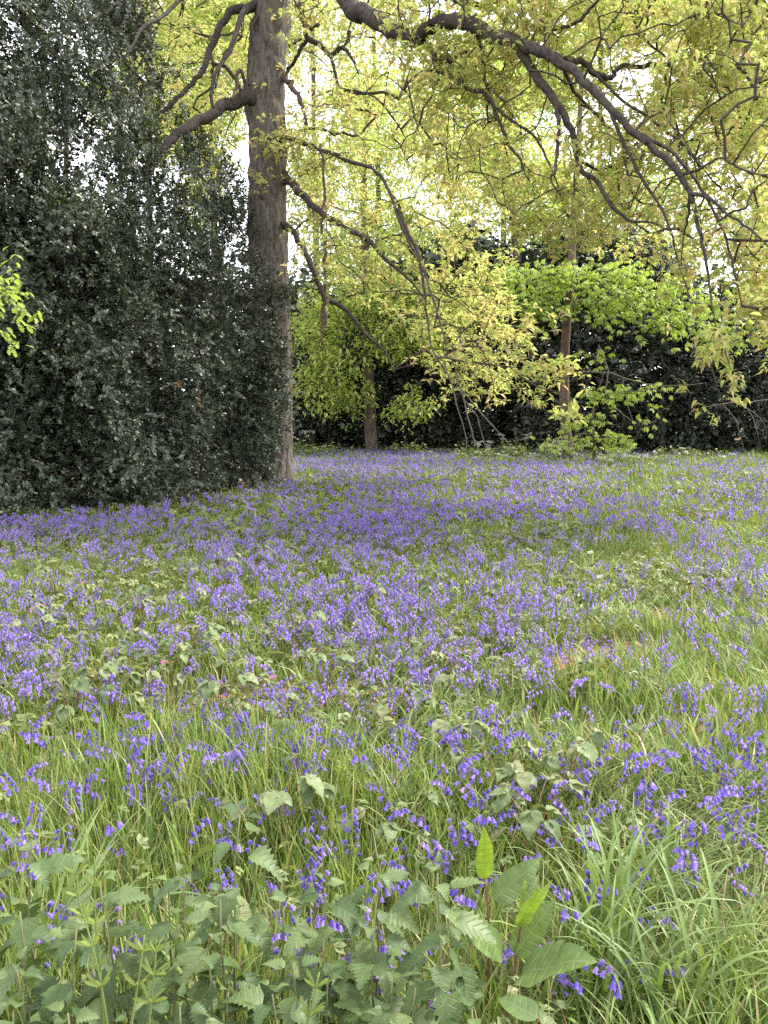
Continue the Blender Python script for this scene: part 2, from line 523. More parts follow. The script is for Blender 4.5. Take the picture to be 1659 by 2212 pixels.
def in_poly(px, py, poly):
    px = np.asarray(px); py = np.asarray(py)
    c = np.zeros(px.shape, bool)
    n = len(poly)
    for i in range(n):
        x1, y1 = poly[i]; x2, y2 = poly[(i + 1) % n]
        if y1 == y2: continue
        c ^= ((y1 > py) != (y2 > py)) & (px < (x2 - x1) * (py - y1) / (y2 - y1) + x1)
    return c

def volume(poly, y0, y1, n, seed, thr=0.0, scale=1.2, front=0.0):
    """points in the volume whose outline from the meadow is poly, between depths y0 and y1 (numbers or functions of px, py)"""
    rs = np.random.default_rng(seed)
    P = np.array(poly, float)
    out = []; got = 0; tries = 0
    while got < n and tries < 200:
        tries += 1
        k = 4 * n
        px = rs.uniform(P[:, 0].min(), P[:, 0].max(), k); py = rs.uniform(P[:, 1].min(), P[:, 1].max(), k)
        a = y0(px, py) if callable(y0) else np.full(k, float(y0))
        b = y1(px, py) if callable(y1) else np.full(k, float(y1))
        t = rs.random(k)
        if front: t = t ** (1 + front)
        Yd = a + (b - a) * t
        ok = in_poly(px, py, poly)
        W = at(px, py, Yd)
        if thr > 0:
            f = fbm(W[:, 0] * scale + W[:, 1] * 0.4, W[:, 2] * scale + W[:, 1] * 0.7, seed)
            ok &= f > thr
        ok &= W[:, 2] > gz(W[:, 0], W[:, 1]) + 0.1
        W = W[ok]
        out.append(W); got += len(W)
    return np.concatenate(out)[:n]

def limb_tube(pts, sides=8, sub=5, lump=0.06, seed=0, crook=0.0):
    """pts rows: px, py, depth, thickness in px -> centre line + radii + mesh arrays"""
    pts = np.array(pts, float)
    W = at(pts[:, 0], pts[:, 1], pts[:, 2])
    r = pts[:, 3] * 0.5 * pts[:, 2] / FPX
    Q = smooth_path(np.column_stack([W, r]), sub)
    P, r = Q[:, :3].copy(), np.maximum(Q[:, 3], 0.004)
    rs = np.random.default_rng(seed)
    P[1:-1] += (rs.random((len(P) - 2, 3)) - 0.5) * r[1:-1, None] * (0.5 + crook)
    V, F = tube(P, r, sides, lump, True, seed)
    return P, r, V, F

# ================================================================== main oak
OAKB = at(592, 1046, 16.6); OAKB[2] = float(gz(OAKB[0], OAKB[1]))
oak = thing('oak_tree', 'tall oak with ridged grey trunk and long drooping limbs beside the dark holly', 'tree', OAKB)
OM = Matrix.Translation(-Vector(OAKB))
def oak_part(name, me, kind=None):
    o = obj(name, me, oak); o.matrix_local = OM
    if kind: o['kind'] = kind
    return o

# trunk with real ridges
ty = np.array([1062, 1040, 1010, 960, 880, 780, 680, 560, 440, 350, 280, 225, 195, 160, 100, 40, -40, -160, -320, -520, -760])
tx = np.array([592, 592, 596, 596, 594, 590, 586, 581, 578, 577, 575, 571, 570, 575, 580, 588, 594, 600, 608, 618, 630])
tw = np.array([104, 88, 76, 72, 74, 78, 80, 79, 78, 78, 78, 84, 86, 78, 75, 77, 76, 74, 70, 60, 42])
W = at(tx, ty, np.full(len(tx), 16.6))
TP = smooth_path(np.column_stack([W, tw * 0.5 * 16.6 / FPX]), 14)
n_, sd = len(TP), 84
ang = np.linspace(0, 2 * math.pi, sd, endpoint=False)
arc = np.concatenate([[0], np.cumsum(np.linalg.norm(np.diff(TP[:, :3], axis=0), axis=1))])
AA, SS = np.meshgrid(ang, arc)
ridge = np.abs(vn(AA * 22 / 6.283 + 2.2 * vn(SS * 0.9, AA * 0.8, 5), SS * 2.6, 11) - 0.5) * 2
ridge2 = vn(AA * 44 / 6.283, SS * 5, 12)
rad = TP[:, 3][:, None] * (1 + 0.15 * (ridge - 0.5) + 0.05 * (ridge2 - 0.5) + 0.05 * (vn(AA * 0.9, SS * 0.6, 14) - 0.5))
rad *= 1 + np.clip(0.9 - SS, 0, 0.9) ** 1.6 * 0.28 * (0.55 + 0.45 * np.cos(AA * 5 + .6) + .2 * np.cos(AA * 8))
V = np.stack([TP[:, 0][:, None] + np.cos(AA) * rad, TP[:, 1][:, None] + np.sin(AA) * rad, TP[:, 2][:, None] + 0 * AA], -1).reshape(-1, 3)
i, j = np.meshgrid(np.arange(n_ - 1), np.arange(sd), indexing='ij')
k = (j + 1) % sd
F = np.stack([i * sd + j, i * sd + k, (i + 1) * sd + k, (i + 1) * sd + j], -1).reshape(-1, 4)
oak_part('trunk', mesh('trunk', V, F, M['oak_bark']))

D = 16.6
LIMBS = [
 # left side of the trunk
 ('limb', [(565, 200, D, 50), (540, 210, D - .3, 38), (490, 226, D - .7, 29), (440, 255, D - 1.1, 27), (390, 285, D - 1.5, 24), (360, 310, D - 1.8, 21), (335, 350, D - 2, 17), (300, 400, D - 2.2, 11)]),
 ('limb', [(570, 0, D, 34), (545, 15, D - .2, 26), (495, 30, D - .5, 19), (462, 90, D - .7, 17), (440, 150, D - .9, 14), (415, 180, D - 1, 12), (370, 225, D - 1.2, 10), (325, 262, D - 1.4, 8)]),
 ('limb', [(565, 10, D, 26), (528, 22, D - .6, 16), (512, 65, D - .9, 14), (496, 110, D - 1.1, 12), (470, 150, D - 1.3, 10), (457, 195, D - 1.4, 9), (460, 232, D - 1.5, 7)]),
 ('limb', [(565, 20, D, 16), (546, 55, D - .45, 12), (540, 90, D - .5, 11), (538, 135, D - .55, 8), (537, 185, D - .6, 6)]),
 ('limb', [(590, -60, D, 26), (500, -40, D - 1, 16), (430, -20, D - 1.8, 12), (386, 3, D - 2.2, 10), (350, 38, D - 2.5, 9), (312, 55, D - 2.8, 8), (290, 90, D - 3, 7), (265, 130, D - 3.2, 5)]),
 ('limb', [(590, -120, D, 24), (450, -90, D - 1, 14), (330, -50, D - 2, 11), (258, 0, D - 2.6, 9), (240, 18, D - 2.8, 9), (195, 46, D - 3.2, 6)]),
 # right side of the trunk
 ('limb', [(600, -60, D, 30), (640, -5, D - .5, 17), (656, 35, D - .6, 17), (664, 84, D - .6, 15), (690, 96, D - .7, 13), (715, 120, D - .8, 12), (740, 104, D - 1, 11), (762, 130, D - 1.2, 7), (775, 160, D - 1.3, 4)]),
 ('limb', [(664, 84, D - .6, 11), (645, 118, D - .5, 9), (628, 142, D - .4, 8), (612, 165, D, 8)]),
 ('limb', [(715, 120, D - .8, 8), (725, 160, D - .85, 7), (734, 190, D - .9, 6), (760, 195, D - 1.2, 5), (800, 205, D - 1.6, 4), (830, 225, D - 2, 3)]),
 ('limb', [(600, 380, D, 34), (622, 388, D - .3, 22), (652, 422, D - .8, 19), (692, 456, D - 1.3, 17), (740, 490, D - 1.8, 15), (792, 516, D - 2.2, 13), (832, 560, D - 2.6, 10), (880, 600, D - 3, 7), (920, 650, D - 3.3, 4)]),
 ('limb', [(600, 480, D, 26), (624, 492, D - .3, 18), (652, 532, D - .6, 16), (681, 592, D - .9, 14), (703, 642, D - 1.1, 13), (750, 672, D - 1.4, 11), (790, 722, D - 1.7, 9), (832, 758, D - 2, 6), (850, 800, D - 2.2, 3)]),
 ('limb', [(600, 300, D, 20), (660, 312, D - .9, 12), (745, 344, D - 1.8, 11), (792, 358, D - 2.3, 10), (830, 390, D - 2.7, 9), (856, 455, D - 3.2, 8), (884, 520, D - 3.7, 7), (915, 585, D - 4.1, 6), (940, 660, D - 4.5, 5), (965, 750, D - 4.9, 4), (985, 800, D - 5.1, 3)]),
 ('limb', [(860, 450, D - 3.2, 9), (905, 560, D - 3.8, 8), (918, 640, D - 4, 6), (930, 740, D - 4.3, 4), (960, 800, D - 4.6, 3)]),
 ('limb', [(590, -330, D, 60), (690, -130, 15.2, 50), (745, 0, 14.3, 44), (800, 32, 13.8, 43), (860, 72, 13.3, 42), (905, 78, 12.9, 37), (960, 48, 12.5, 35), (1010, 54, 12.1, 36), (1062, 77, 11.8, 34), (1122, 95, 11.4, 31), (1180, 118, 11.1, 27), (1245, 160, 10.8, 23), (1310, 225, 10.5, 20), (1380, 295, 10.2, 18), (1450, 355, 9.9, 17), (1475, 390, 9.8, 15), (1493, 420, 9.7, 13), (1506, 480, 9.6, 11), (1521, 540, 9.5, 9), (1531, 600, 9.4, 7), (1538, 660, 9.3, 5), (1550, 720, 9.2, 3)]),
 ('limb', [(1493, 420, 9.7, 10), (1530, 426, 9.4, 9), (1560, 455, 9.2, 7), (1605, 485, 9, 6), (1660, 532, 8.8, 4), (1700, 600, 8.7, 3)]),
 ('limb', [(1468, 375, 9.85, 8), (1495, 371, 9.7, 7), (1530, 354, 9.5, 6), (1560, 340, 9.3, 5), (1592, 362, 9.2, 5), (1665, 385, 9, 3)]),
 ('limb', [(1490, 420, 9.7, 8), (1487, 465, 9.8, 6), (1478, 505, 9.9, 4), (1472, 560, 10, 2)]),
 ('limb', [(1110, 92, 11.5, 26), (1145, 140, 11.4, 23), (1175, 185, 11.3, 22), (1205, 226, 11.2, 20), (1233, 275, 11.1, 17), (1242, 312, 11.1, 15), (1250, 352, 11, 14), (1258, 372, 11, 13), (1290, 392, 10.9, 12), (1312, 432, 10.8, 11), (1340, 462, 10.7, 9), (1365, 478, 10.6, 7), (1405, 480, 10.4, 5), (1450, 500, 10.2, 3)]),
 ('limb', [(1203, 222, 11.2, 11), (1208, 270, 11, 10), (1203, 322, 10.9, 8), (1199, 366, 10.8, 7), (1190, 386, 10.8, 5), (1204, 416, 10.7, 3)]),
 ('limb', [(1255, 346, 11, 8), (1290, 366, 11.3, 7), (1320, 359, 11.5, 7), (1335, 378, 11.6, 7), (1338, 424, 11.7, 6), (1355, 470, 11.8, 5), (1400, 500, 11.9, 3)]),
 ('limb', [(1160, 108, 11.2, 18), (1220, 124, 11.4, 17), (1262, 134, 11.6, 16), (1296, 164, 11.7, 15), (1320, 165, 11.8, 13), (1338, 145, 11.9, 12), (1390, 142, 12, 12), (1430, 140, 12.1, 11), (1462, 129, 12.2, 11), (1490, 121, 12.3, 9), (1530, 134, 12.4, 7), (1570, 146, 12.5, 6), (1640, 166, 12.6, 4)]),
 ('limb', [(1440, 138, 12.1, 8), (1480, 164, 11.9, 8), (1522, 181, 11.7, 7), (1572, 202, 11.5, 7), (1610, 217, 11.3, 6), (1660, 208, 11.1, 5), (1720, 230, 11, 3)]),
 ('limb', [(690, -130, 15.2, 30), (850, -60, 14, 20), (960, -8, 13.2, 16), (1010, 6, 12.9, 15), (1060, 5, 12.6, 13), (1110, -8, 12.3, 11), (1150, 20, 12, 10), (1173, 52, 11.8, 8), (1178, 92, 11.7, 4)]),
 ('limb', [(1175, 70, 11.8, 6), (1230, 56, 11.6, 8), (1260, 36, 11.5, 8), (1290, 0, 11.4, 7), (1320, -50, 11.3, 6)]),
 ('limb', [(895, 80, 13, 18), (930, 110, 12.8, 15), (945, 146, 12.7, 14), (985, 171, 12.5, 12), (1010, 190, 12.4, 11), (1050, 206, 12.2, 11), (1070, 240, 12.1, 10), (1082, 275, 12, 9), (1100, 312, 11.9, 8), (1125, 346, 11.8, 7), (1132, 370, 11.8, 6), (1148, 398, 11.7, 3)]),
 ('limb', [(1030, 62, 12, 11), (1044, 125, 12.3, 9), (1048, 172, 12.4, 8), (1062, 202, 12.4, 6)]),
 ('limb', [(1215, 140, 11, 9), (1240, 196, 11.6, 8), (1290, 250, 11.7, 7), (1312, 276, 11.7, 7), (1343, 300, 11.7, 6), (1350, 350, 11.6, 6), (1371, 426, 11.5, 5), (1420, 445, 11.4, 4), (1500, 475, 11.2, 3)]),
 ('limb', [(1490, 122, 12.3, 7), (1522, 205, 12, 6), (1543, 275, 11.8, 6), (1562, 322, 11.6, 5), (1590, 390, 11.4, 4), (1640, 450, 11.2, 3)]),
 ('limb', [(1370, 285, 10.25, 9), (1440, 322, 10.1, 8), (1505, 392, 9.9, 7), (1552, 478, 9.7, 6), (1580, 560, 9.6, 5), (1602, 660, 9.5, 3)]),
 ('limb', [(1318, 235, 10.45, 9), (1358, 330, 10.3, 8), (1398, 402, 10.2, 7), (1440, 472, 10.1, 6), (1463, 556, 10, 4), (1490, 645, 9.9, 3)]),
 ('limb', [(1570, 146, 12.5, 6), (1600, 260, 12.2, 6), (1622, 360, 12, 5), (1650, 480, 11.8, 4), (1665, 600, 11.6, 2)]),
 ('limb', [(1050, 206, 12.2, 8), (1090, 250, 12, 7), (1150, 290, 11.9, 6), (1180, 340, 11.8, 5), (1215, 430, 11.7, 4), (1240, 520, 11.6, 2)]),
 ('limb', [(1262, 134, 11.6, 8), (1330, 205, 11.5, 7), (1395, 250, 11.4, 6), (1460, 300, 11.3, 5), (1540, 390, 11.2, 4), (1610, 450, 11.1, 2)]),
 ('limb', [(1430, 140, 12.1, 7), (1452, 220, 12, 6), (1470, 300, 11.9, 5), (1510, 360, 11.8, 4), (1530, 440, 11.7, 3)]),
 ('limb', [(1330, -60, 12, 9), (1375, 60, 11.8, 7), (1400, 90, 11.7, 6), (1440, 125, 11.6, 4)]),
]
oak_nodes, oak_low = [], []
for q, (nm, pts) in enumerate(LIMBS):
    thick = max(p[3] for p in pts)
    pts = [(a_, b_, c_, d_ * (.80 if thick > 12 else .88)) for a_, b_, c_, d_ in pts]
    P, r, V, F = limb_tube(pts, 12 if thick > 25 else 8, 4, 0.10, q, 0.25 if thick > 25 else 0.8)
    oak_part('limb', mesh('limb', V, F, M['limb_bark']))
    oak_nodes.append(P)
# short broken reddish stubs and the burr ring
for q, pts in enumerate([[(605, 160, D, 12), (624, 176, D - .3, 11), (640, 200, D - .5, 10), (651, 222, D - .6, 9), (656, 245, D - .6, 6), (664, 268, D - .6, 4)],
                         [(664, 62, D - .6, 10), (676, 56, D - .8, 8), (690, 52, D - .9, 7)],
                         [(622, 102, D - .2, 6), (640, 90, D - .5, 6), (652, 84, D - .6, 5)],
                         [(535, 235, D - .4, 5), (520, 150, D - .6, 7), (508, 190, D - .7, 7), (500, 215, D - .9, 5)]]):
    P, r, V, F = limb_tube(pts, 7, 5, 0.12, 50 + q, 0.8)
    oak_part('broken_branch', mesh('broken_branch', V, F, M['red_bark']))

oak_nodes = np.concatenate(oak_nodes)
R_FRONT = [(840, -160), (1760, -160), (1760, 740), (1620, 690), (1500, 600), (1330, 530), (1200, 500), (1100, 470), (1000, 430), (880, 300)]
R_MID = [(610, -160), (900, -160), (960, 300), (1040, 480), (1110, 640), (1145, 800), (1090, 860), (980, 830), (870, 740), (760, 620), (640, 560), (620, 300)]
R_LEFT = [(200, -160), (545, -160), (545, 230), (500, 420), (440, 430), (330, 300), (240, 120)]
R_SPRIG = [(540, 300), (640, 260), (660, 400), (620, 430), (545, 400)]
pts_oak = np.concatenate([
    volume(R_FRONT, lambda x, y: 12.4 - (x - 840) * 0.0036, lambda x, y: 15.6 - (x - 840) * 0.003, 680, 21, 0.45, 1.2),
    volume(R_MID, lambda x, y: 15.2 - np.clip(y - 300, 0, 700) * 0.006, lambda x, y: 20.0 - np.clip(y - 300, 0, 700) * 0.006, 360, 22, 0.47, 1.2),
    volume(R_LEFT, 16.6, 20.5, 190, 23, 0.40, 1.1),
    volume(R_SPRIG, 15.6, 16.2, 10, 24),
    volume([(1140, 760), (1260, 740), (1240, 880), (1150, 830)], 11.5, 12.5, 8, 25),
    volume([(1520, 760), (1640, 740), (1640, 850), (1540, 840)], 9.2, 10, 4, 26),
])
g = grow(oak_nodes[::2], pts_oak, 0.30, 0.07, 0.05, 0.0062, 0.04, 31)
oak_part('twig_mass', twig_mesh('twig_mass', g, M['twig']), 'stuff')
# leafless spurs and fine drooping ends
bare_pts = np.concatenate([volume(R_FRONT, lambda x, y: 11.6 - (x - 840) * 0.0036, lambda x, y: 13.2 - (x - 840) * 0.003, 560, 27), volume(R_MID, 12.5, 16, 200, 28), volume(R_LEFT, 14.5, 16.2, 50, 29)])
gb = grow(oak_nodes[::2], bare_pts, 0.28, 0.045, 0.10, 0.0045, 0.026, 32)
oak_part('bare_twig', twig_mesh('bare_twig', gb, M['limb_bark']), 'stuff')

def droop_spray(nl, L, hw, seed, prof=None, catk=3, spread=0.045, curl=(0.35, 0.8), two=False):
    rs = np.random.default_rng(seed)
    items = []
    for q in range(nl):
        cu = rs.uniform(*curl)
        v, f, _ = leaf(prof or [(0, 0), (0.45, hw), (1, 0)], 0.35, cu)
        if two:
            v = np.array([(0, 0, 0), (.45, hw, .02), (.92, 0, -.6 * cu), (.45, -hw, .02)]); f = np.array([(0, 2, 1), (0, 3, 2)])
        R = rotz(q * 2.4 + rs.uniform(-.4, .4)) @ roty(rs.uniform(-0.55, 0.45)) @ rotx(rs.uniform(-0.5, 0.5))
        v = (v * L * rs.uniform(0.7, 1.15)) @ R.T + rs.normal(0, spread, 3)
        items.append((v, f, rs.random(), 0))
    for q in range(catk):
        a = rs.uniform(0, 6.28); r = rs.uniform(0.01, 0.05); hl = rs.uniform(0.05, 0.10); wd = 0.0045
        b = np.array([r * math.cos(a), r * math.sin(a), -0.01])
        t = b + np.array([rs.normal(0, .012), rs.normal(0, .012), -hl])
        sx = np.array([math.cos(a + 1), math.sin(a + 1), 0]) * wd
        items.append((np.array([b - sx, b + sx, t + sx * .6, t - sx * .6]), np.array([(0, 1, 2), (0, 2, 3)]), rs.random(), 1))
    return tpl_join(items)

OAKT = [droop_spray(8, 0.13, 0.18, 100 + k, catk=3, two=True) for k in range(5)]
OAKN = [droop_spray(9, 0.125, 0.19, 120 + k, [(0, 0), (0.2, .6 * .2), (0.38, .2), (0.62, .17), (0.8, .10), (1, 0)], catk=5) for k in range(5)]

def spray_points(g, per, along, seed, spread=0.1):
    """positions round every twig tip and a little way back from it"""
    N, par, rad, idx, tips = g
    rs = np.random.default_rng(seed)
    a = N[tips]; b = N[np.maximum(par[tips], 0)]
    out = []
    for k in range(per):
        t = rs.random(len(tips))[:, None] * along
        out.append(a * (1 - t) + b * t + rs.normal(0, spread, a.shape))
    return np.concatenate(out)

def in_view(P, mx=60):
    u, v = proj(P)
    return (u > -mx) & (u < PW + mx) & (v > -mx) & (v < PH + mx)

def add_sprays(root_fn, P, tpls, near_tpls, mats, seed, n_near=300, smin=0.75, smax=1.25, name='leaf_spray', mass='foliage', tilt=0.3):
    rs = np.random.default_rng(seed)
    N = len(P)
    R = rotz(rs.uniform(0, 6.283, N)) @ rotx(rs.normal(0, tilt, N)) @ roty(rs.normal(0, tilt, N))
    s = rs.uniform(smin, smax, N)
    d = np.linalg.norm(P - np.array([0, 0, CAM_H]), axis=1) + np.where(in_view(P, 0), 0, 1e3)
    order = np.argsort(d)
    near, rest = order[:n_near], order[n_near:]
    if n_near:
        mes = [mesh(name, t['v'], t['f'], mats, t['rnd'], True, t['m']) for t in near_tpls]
        for q in near:
            root_fn(name, mes[q % len(mes)], M4(R[q], P[q], s[q]))
    acc = Acc()
    ch = rs.integers(0, len(tpls), len(rest))
    for k, t in enumerate(tpls):
        ii = rest[ch == k]
        if len(ii): acc.add(*scatter(t, R[ii], P[ii], s[ii]))
    return acc.mesh(mass, mats)

SPo = np.concatenate([spray_points(g, 6, 1.0, 41, 0.21)])
def oak_piece(name, me, m):
    o = obj(name, me, oak); o.matrix_local = OM @ m
fm = add_sprays(oak_piece, SPo, OAKT, OAKN, [M['oak_leaf'], M['catkin']], 42)
oak_part('foliage', fm, 'stuff')

# ================================================================== holly mass on the left
def hy(px, py):
    """depth of the front of the holly"""
    base = np.interp(px, [-600, 0, 250, 430, 560, 640], [10.2, 10.9, 11.8, 13.4, 15.4, 16.6])
    up = np.clip((1100 - py) / 1100, 0, 1.3)
    bulge = 0.55 * np.sin(px * 0.021 + 1) * np.sin(py * 0.017) + 0.4 * np.sin(px * 0.037 + py * 0.045 + 2 * np.sin(px * .011))
    return base + 2.6 * np.maximum(up - 0.25, 0) ** 1.3 + bulge
H_ALL = [(-230, -220), (150, -220), (205, 0), (235, 110), (262, 200), (300, 300), (330, 385), (395, 430), (440, 520), (505, 560), (540, 640), (560, 720), (600, 800), (612, 880), (596, 960), (575, 1010), (560, 1052), (430, 1092), (250, 1128), (0, 1150), (-230, 1170)]
H_TOP = [(200, 150), (230, -120), (310, 40), (350, 230), (430, 300), (535, 400), (540, 620), (430, 560), (320, 400)]
pts_h = np.concatenate([
    volume(H_ALL, hy, lambda x, y: hy(x, y) + 2.2, 1350, 51, 0.44, 1.5, 0.6),
    volume([(-230, -220), (215, -220), (215, 0), (240, 110), (270, 220), (310, 420), (-230, 440)], hy, lambda x, y: hy(x, y) + 2.0, 330, 58, 0.44, 1.6, 0.4),
    volume([p for p in H_ALL if p[1] > 400] + [(-230, 420)], hy, lambda x, y: hy(x, y) + 2.0, 1200, 52, 0.46, 1.9, 0.7),
    volume(H_TOP, lambda x, y: hy(x, y) + .5, lambda x, y: hy(x, y) + 2.5, 230, 53, 0.50, 1.6),
    volume([(180, -150), (300, -150), (340, 120), (420, 250), (540, 330), (540, 520), (420, 420), (300, 250)], lambda x, y: hy(x, y) + .3, lambda x, y: hy(x, y) + 2.2, 70, 57, 0.5, 1.2),
    volume([(540, 560), (618, 600), (622, 760), (610, 900), (560, 900)], 15.3, 16.1, 75, 54),
    volume([(535, 760), (585, 760), (590, 900), (578, 1040), (520, 1070)], 15.0, 15.9, 90, 59),
])
hu, hv = proj(pts_h)
def holly_spray(nl, seed, L=0.060):
    rs = np.random.default_rng(seed)
    items = []
    ax = 0.22
    for q in range(nl):
        fo = rs.uniform(-.05, .16)
        v = np.array([(0, 0, 0), (.5, .29, fo), (1, 0, rs.uniform(-.2, .1)), (.5, -.29, fo)]); f = np.array([(0, 2, 1), (0, 3, 2)])
        t = (q + 0.5) / nl
        R = rotz((1 if q % 2 else -1) * rs.uniform(0.35, 1.15) * (1 - 0.55 * t)) @ roty(rs.normal(0, .35)) @ rotx(rs.normal(0, .45))
        v = (v * L * rs.uniform(0.75, 1.2)) @ R.T + np.array([ax * t, 0, 0]) + rs.normal(0, 0.008, 3)
        items.append((v, f, rs.random(), 0))
    items.append((np.array([(-.03, -.0025, 0), (-.03, .0025, 0), (ax, 0, 0)]), np.array([(0, 1, 2)]), .6, 0))
    return tpl_join(items)
HOLT = [holly_spray(14, 200 + k) for k in range(6)]
def blob_tpl(nl, L, hw, rad_, seed, flat=1.0, two=False):
    """loose ball of leaves for far crowns"""
    rs = np.random.default_rng(seed)
    items = []
    for q in range(nl):
        if two:
            v = np.array([(0, 0, 0), (0.5, hw, .05), (1, 0, -.1), (0.5, -hw, .05)]); f = np.array([(0, 2, 1), (0, 3, 2)])
        else:
            v, f, _ = leaf([(0, 0), (0.5, hw), (1, 0)], 0.3, rs.uniform(0.1, 0.6))
        R = rotz(rs.uniform(0, 6.28)) @ roty(rs.uniform(-0.6, 0.7)) @ rotx(rs.uniform(-.7, .7))
        o = rs.normal(0, rad_, 3); o[2] *= flat
        items.append(((v * L * rs.uniform(.7, 1.2)) @ R.T + o, f, rs.random(), 0))
    return tpl_join(items)

INN = [blob_tpl(18, 0.10, 0.30, 0.20, 290 + k, 1, True) for k in range(4)]
P_in = np.concatenate([
    volume([(-230, 480), (270, 480), (360, 590), (470, 720), (550, 860), (550, 1000), (430, 1085), (250, 1120), (-230, 1165)], lambda x, y: hy(x, y) + .8, lambda x, y: hy(x, y) + 2.3, 2600, 55),
    volume([(-230, -150), (120, -150), (150, 60), (210, 260), (260, 420), (310, 540), (-230, 540)], lambda x, y: hy(x, y) + .7, lambda x, y: hy(x, y) + 2.2, 620, 56, .48, .9),
])
iu = proj(P_in)[0]
HSTEM = [
    ([(100, 1135, 12.4, 22), (98, 900, 12.5, 17), (96, 600, 12.9, 13), (93, 320, 13.4, 10), (92, 80, 14, 7), (95, -120, 14.5, 4)], -1e9, 185,
     'dark glossy holly filling the edge of the picture up to the sky'),
    ([(285, 1112, 13.3, 20), (280, 880, 13.4, 15), (270, 640, 13.7, 11), (262, 420, 14.2, 8), (255, 220, 14.8, 5)], 185, 385,
     'dark holly with brown dead leaves, between the outermost holly and the oak trunk'),
    ([(500, 1075, 16, 18), (492, 880, 16, 13), (480, 680, 16.2, 10), (470, 520, 16.5, 6), (462, 400, 16.8, 4)], 385, 1e9,
     'holly bush pressed against the oak trunk, its leaves crossing the bark'),
]
hrs = np.random.default_rng(60)
hj = hu + hrs.normal(0, 45, len(hu))
for q, (st, x0, x1, lab) in enumerate(HSTEM):
    P, r, V, F = limb_tube(st, 7, 5, 0.05, 70 + q, 0.8)
    base = P[0].copy(); base[2] = float(gz(base[0], base[1]))
    t = thing('holly_tree', lab, 'tree', base)
    HM = Matrix.Translation(-Vector(base))
    def hp(name, me, m=None, kind=None, t=t, HM=HM):
        o = obj(name, me, t); o.matrix_local = HM @ m if m is not None else HM
        if kind: o['kind'] = kind
    hp('trunk', mesh('trunk', V, F, M['holly_bark']))
    sel = pts_h[(hj >= x0) & (hj < x1)]
    g = grow(P[::2], sel, 0.35, 0.06, -0.04, 0.0035, 0.03, 80 + q)
    hp('twig_mass', twig_mesh('twig_mass', g, M['holly_bark'], 3), None, 'stuff')
    N, par, rad_, idx, tips = g
    sp = spray_points(g, 6, 0.9, 90 + q, 0.17)
    rs = np.random.default_rng(95 + q)
    out = unit(sp - np.array([P[:, 0].mean(), P[:, 1].mean() + 1.5, 2.5])[None])
    dirs = unit(out * 0.6 + rs.normal(0, 0.55, sp.shape) + np.array([0, -0.35, 0.1]))
    R = frames(dirs, unit(np.array([0, -0.75, .8]) + rs.normal(0, .3, sp.shape))) @ rotx(rs.normal(0, .35, len(sp)))
    s = rs.uniform(0.8, 1.3, len(sp))
    d = np.linalg.norm(sp, axis=1) + np.where(in_view(sp, 0), 0, 1e3)
    od = np.argsort(d)
    mes = [mesh('leaf_spray', tt['v'], tt['f'], M['holly_leaf'], tt['rnd']) for tt in HOLT]
    for w_ in od[:220]:
        hp('leaf_spray', mes[w_ % 6], M4(R[w_], sp[w_], s[w_]))
    rest = od[220:]
    acc = Acc()
    for k in range(6):
        ii = rest[k::6]
        acc.add(*scatter(HOLT[k], R[ii], sp[ii], s[ii]))
    hp('foliage', acc.mesh('foliage', M['holly_leaf']), None, 'stuff')
    # shaded leaves deep inside the bush
    ii = (iu >= x0) & (iu < x1)
    Pi = P_in[ii]
    acc = Acc()
    Ri = rotz(rs.uniform(0, 6.28, len(Pi))) @ rotx(rs.normal(0, .8, len(Pi)))
    for k in range(4):
        acc.add(*scatter(INN[k], Ri[k::4], Pi[k::4], rs.uniform(.8, 1.3, len(Pi[k::4]))))
    hp('inner_foliage', acc.mesh('inner_foliage', M['holly_leaf']), None, 'stuff')
    if q == 1:   # brown dead sprays
        for (px, py, yd) in ((385, 822, 12.6), (428, 835, 12.6), (430, 868, 12.5), (426, 850, 12.55)):
            tt = holly_spray(9, int(px + py), 0.075)
            me = mesh('dead_spray', tt['v'], tt['f'], M['dead_leaf'], tt['rnd'])
            hp('dead_spray', me, M4(frames(np.array([0.3, -0.7, -0.5]), (0, 0, 1)), at(px, py, hy(px, py) - 0.15), 0.8))

# ================================================================== dark evergreen hedge across the back
HEDT = [blob_tpl(12, 0.13, 0.24, 0.16, 300 + k, 1, True) for k in range(5)]
HBACK = [blob_tpl(12, 0.34, 0.30, 0.30, 307 + k, 1, True) for k in range(4)]
hedge_top = lambda x: np.interp(x, [560, 640, 760, 900, 1000, 1100, 1250, 1400, 1500, 1700, 2300], [690, 690, 640, 560, 490, 530, 490, 510, 600, 660, 640])
HX = [(560, 790), (790, 960), (960, 1150), (1150, 1340), (1340, 1520), (1520, 1760), (1760, 2100)]
HLAB = ['dark evergreen shrub behind the thin brown trunk nearest the oak', 'dark evergreen shrub under the drooping oak skirt', 'tall dark evergreen shrub whose top stands against the sky gap',
        'dark evergreen shrub behind the reddish tree and leafy sapling', 'dark evergreen shrub just beyond the leafy sapling', 'black shaded evergreen shrub with bare dead twigs in front', 'dark evergreen shrub past the picture edge']
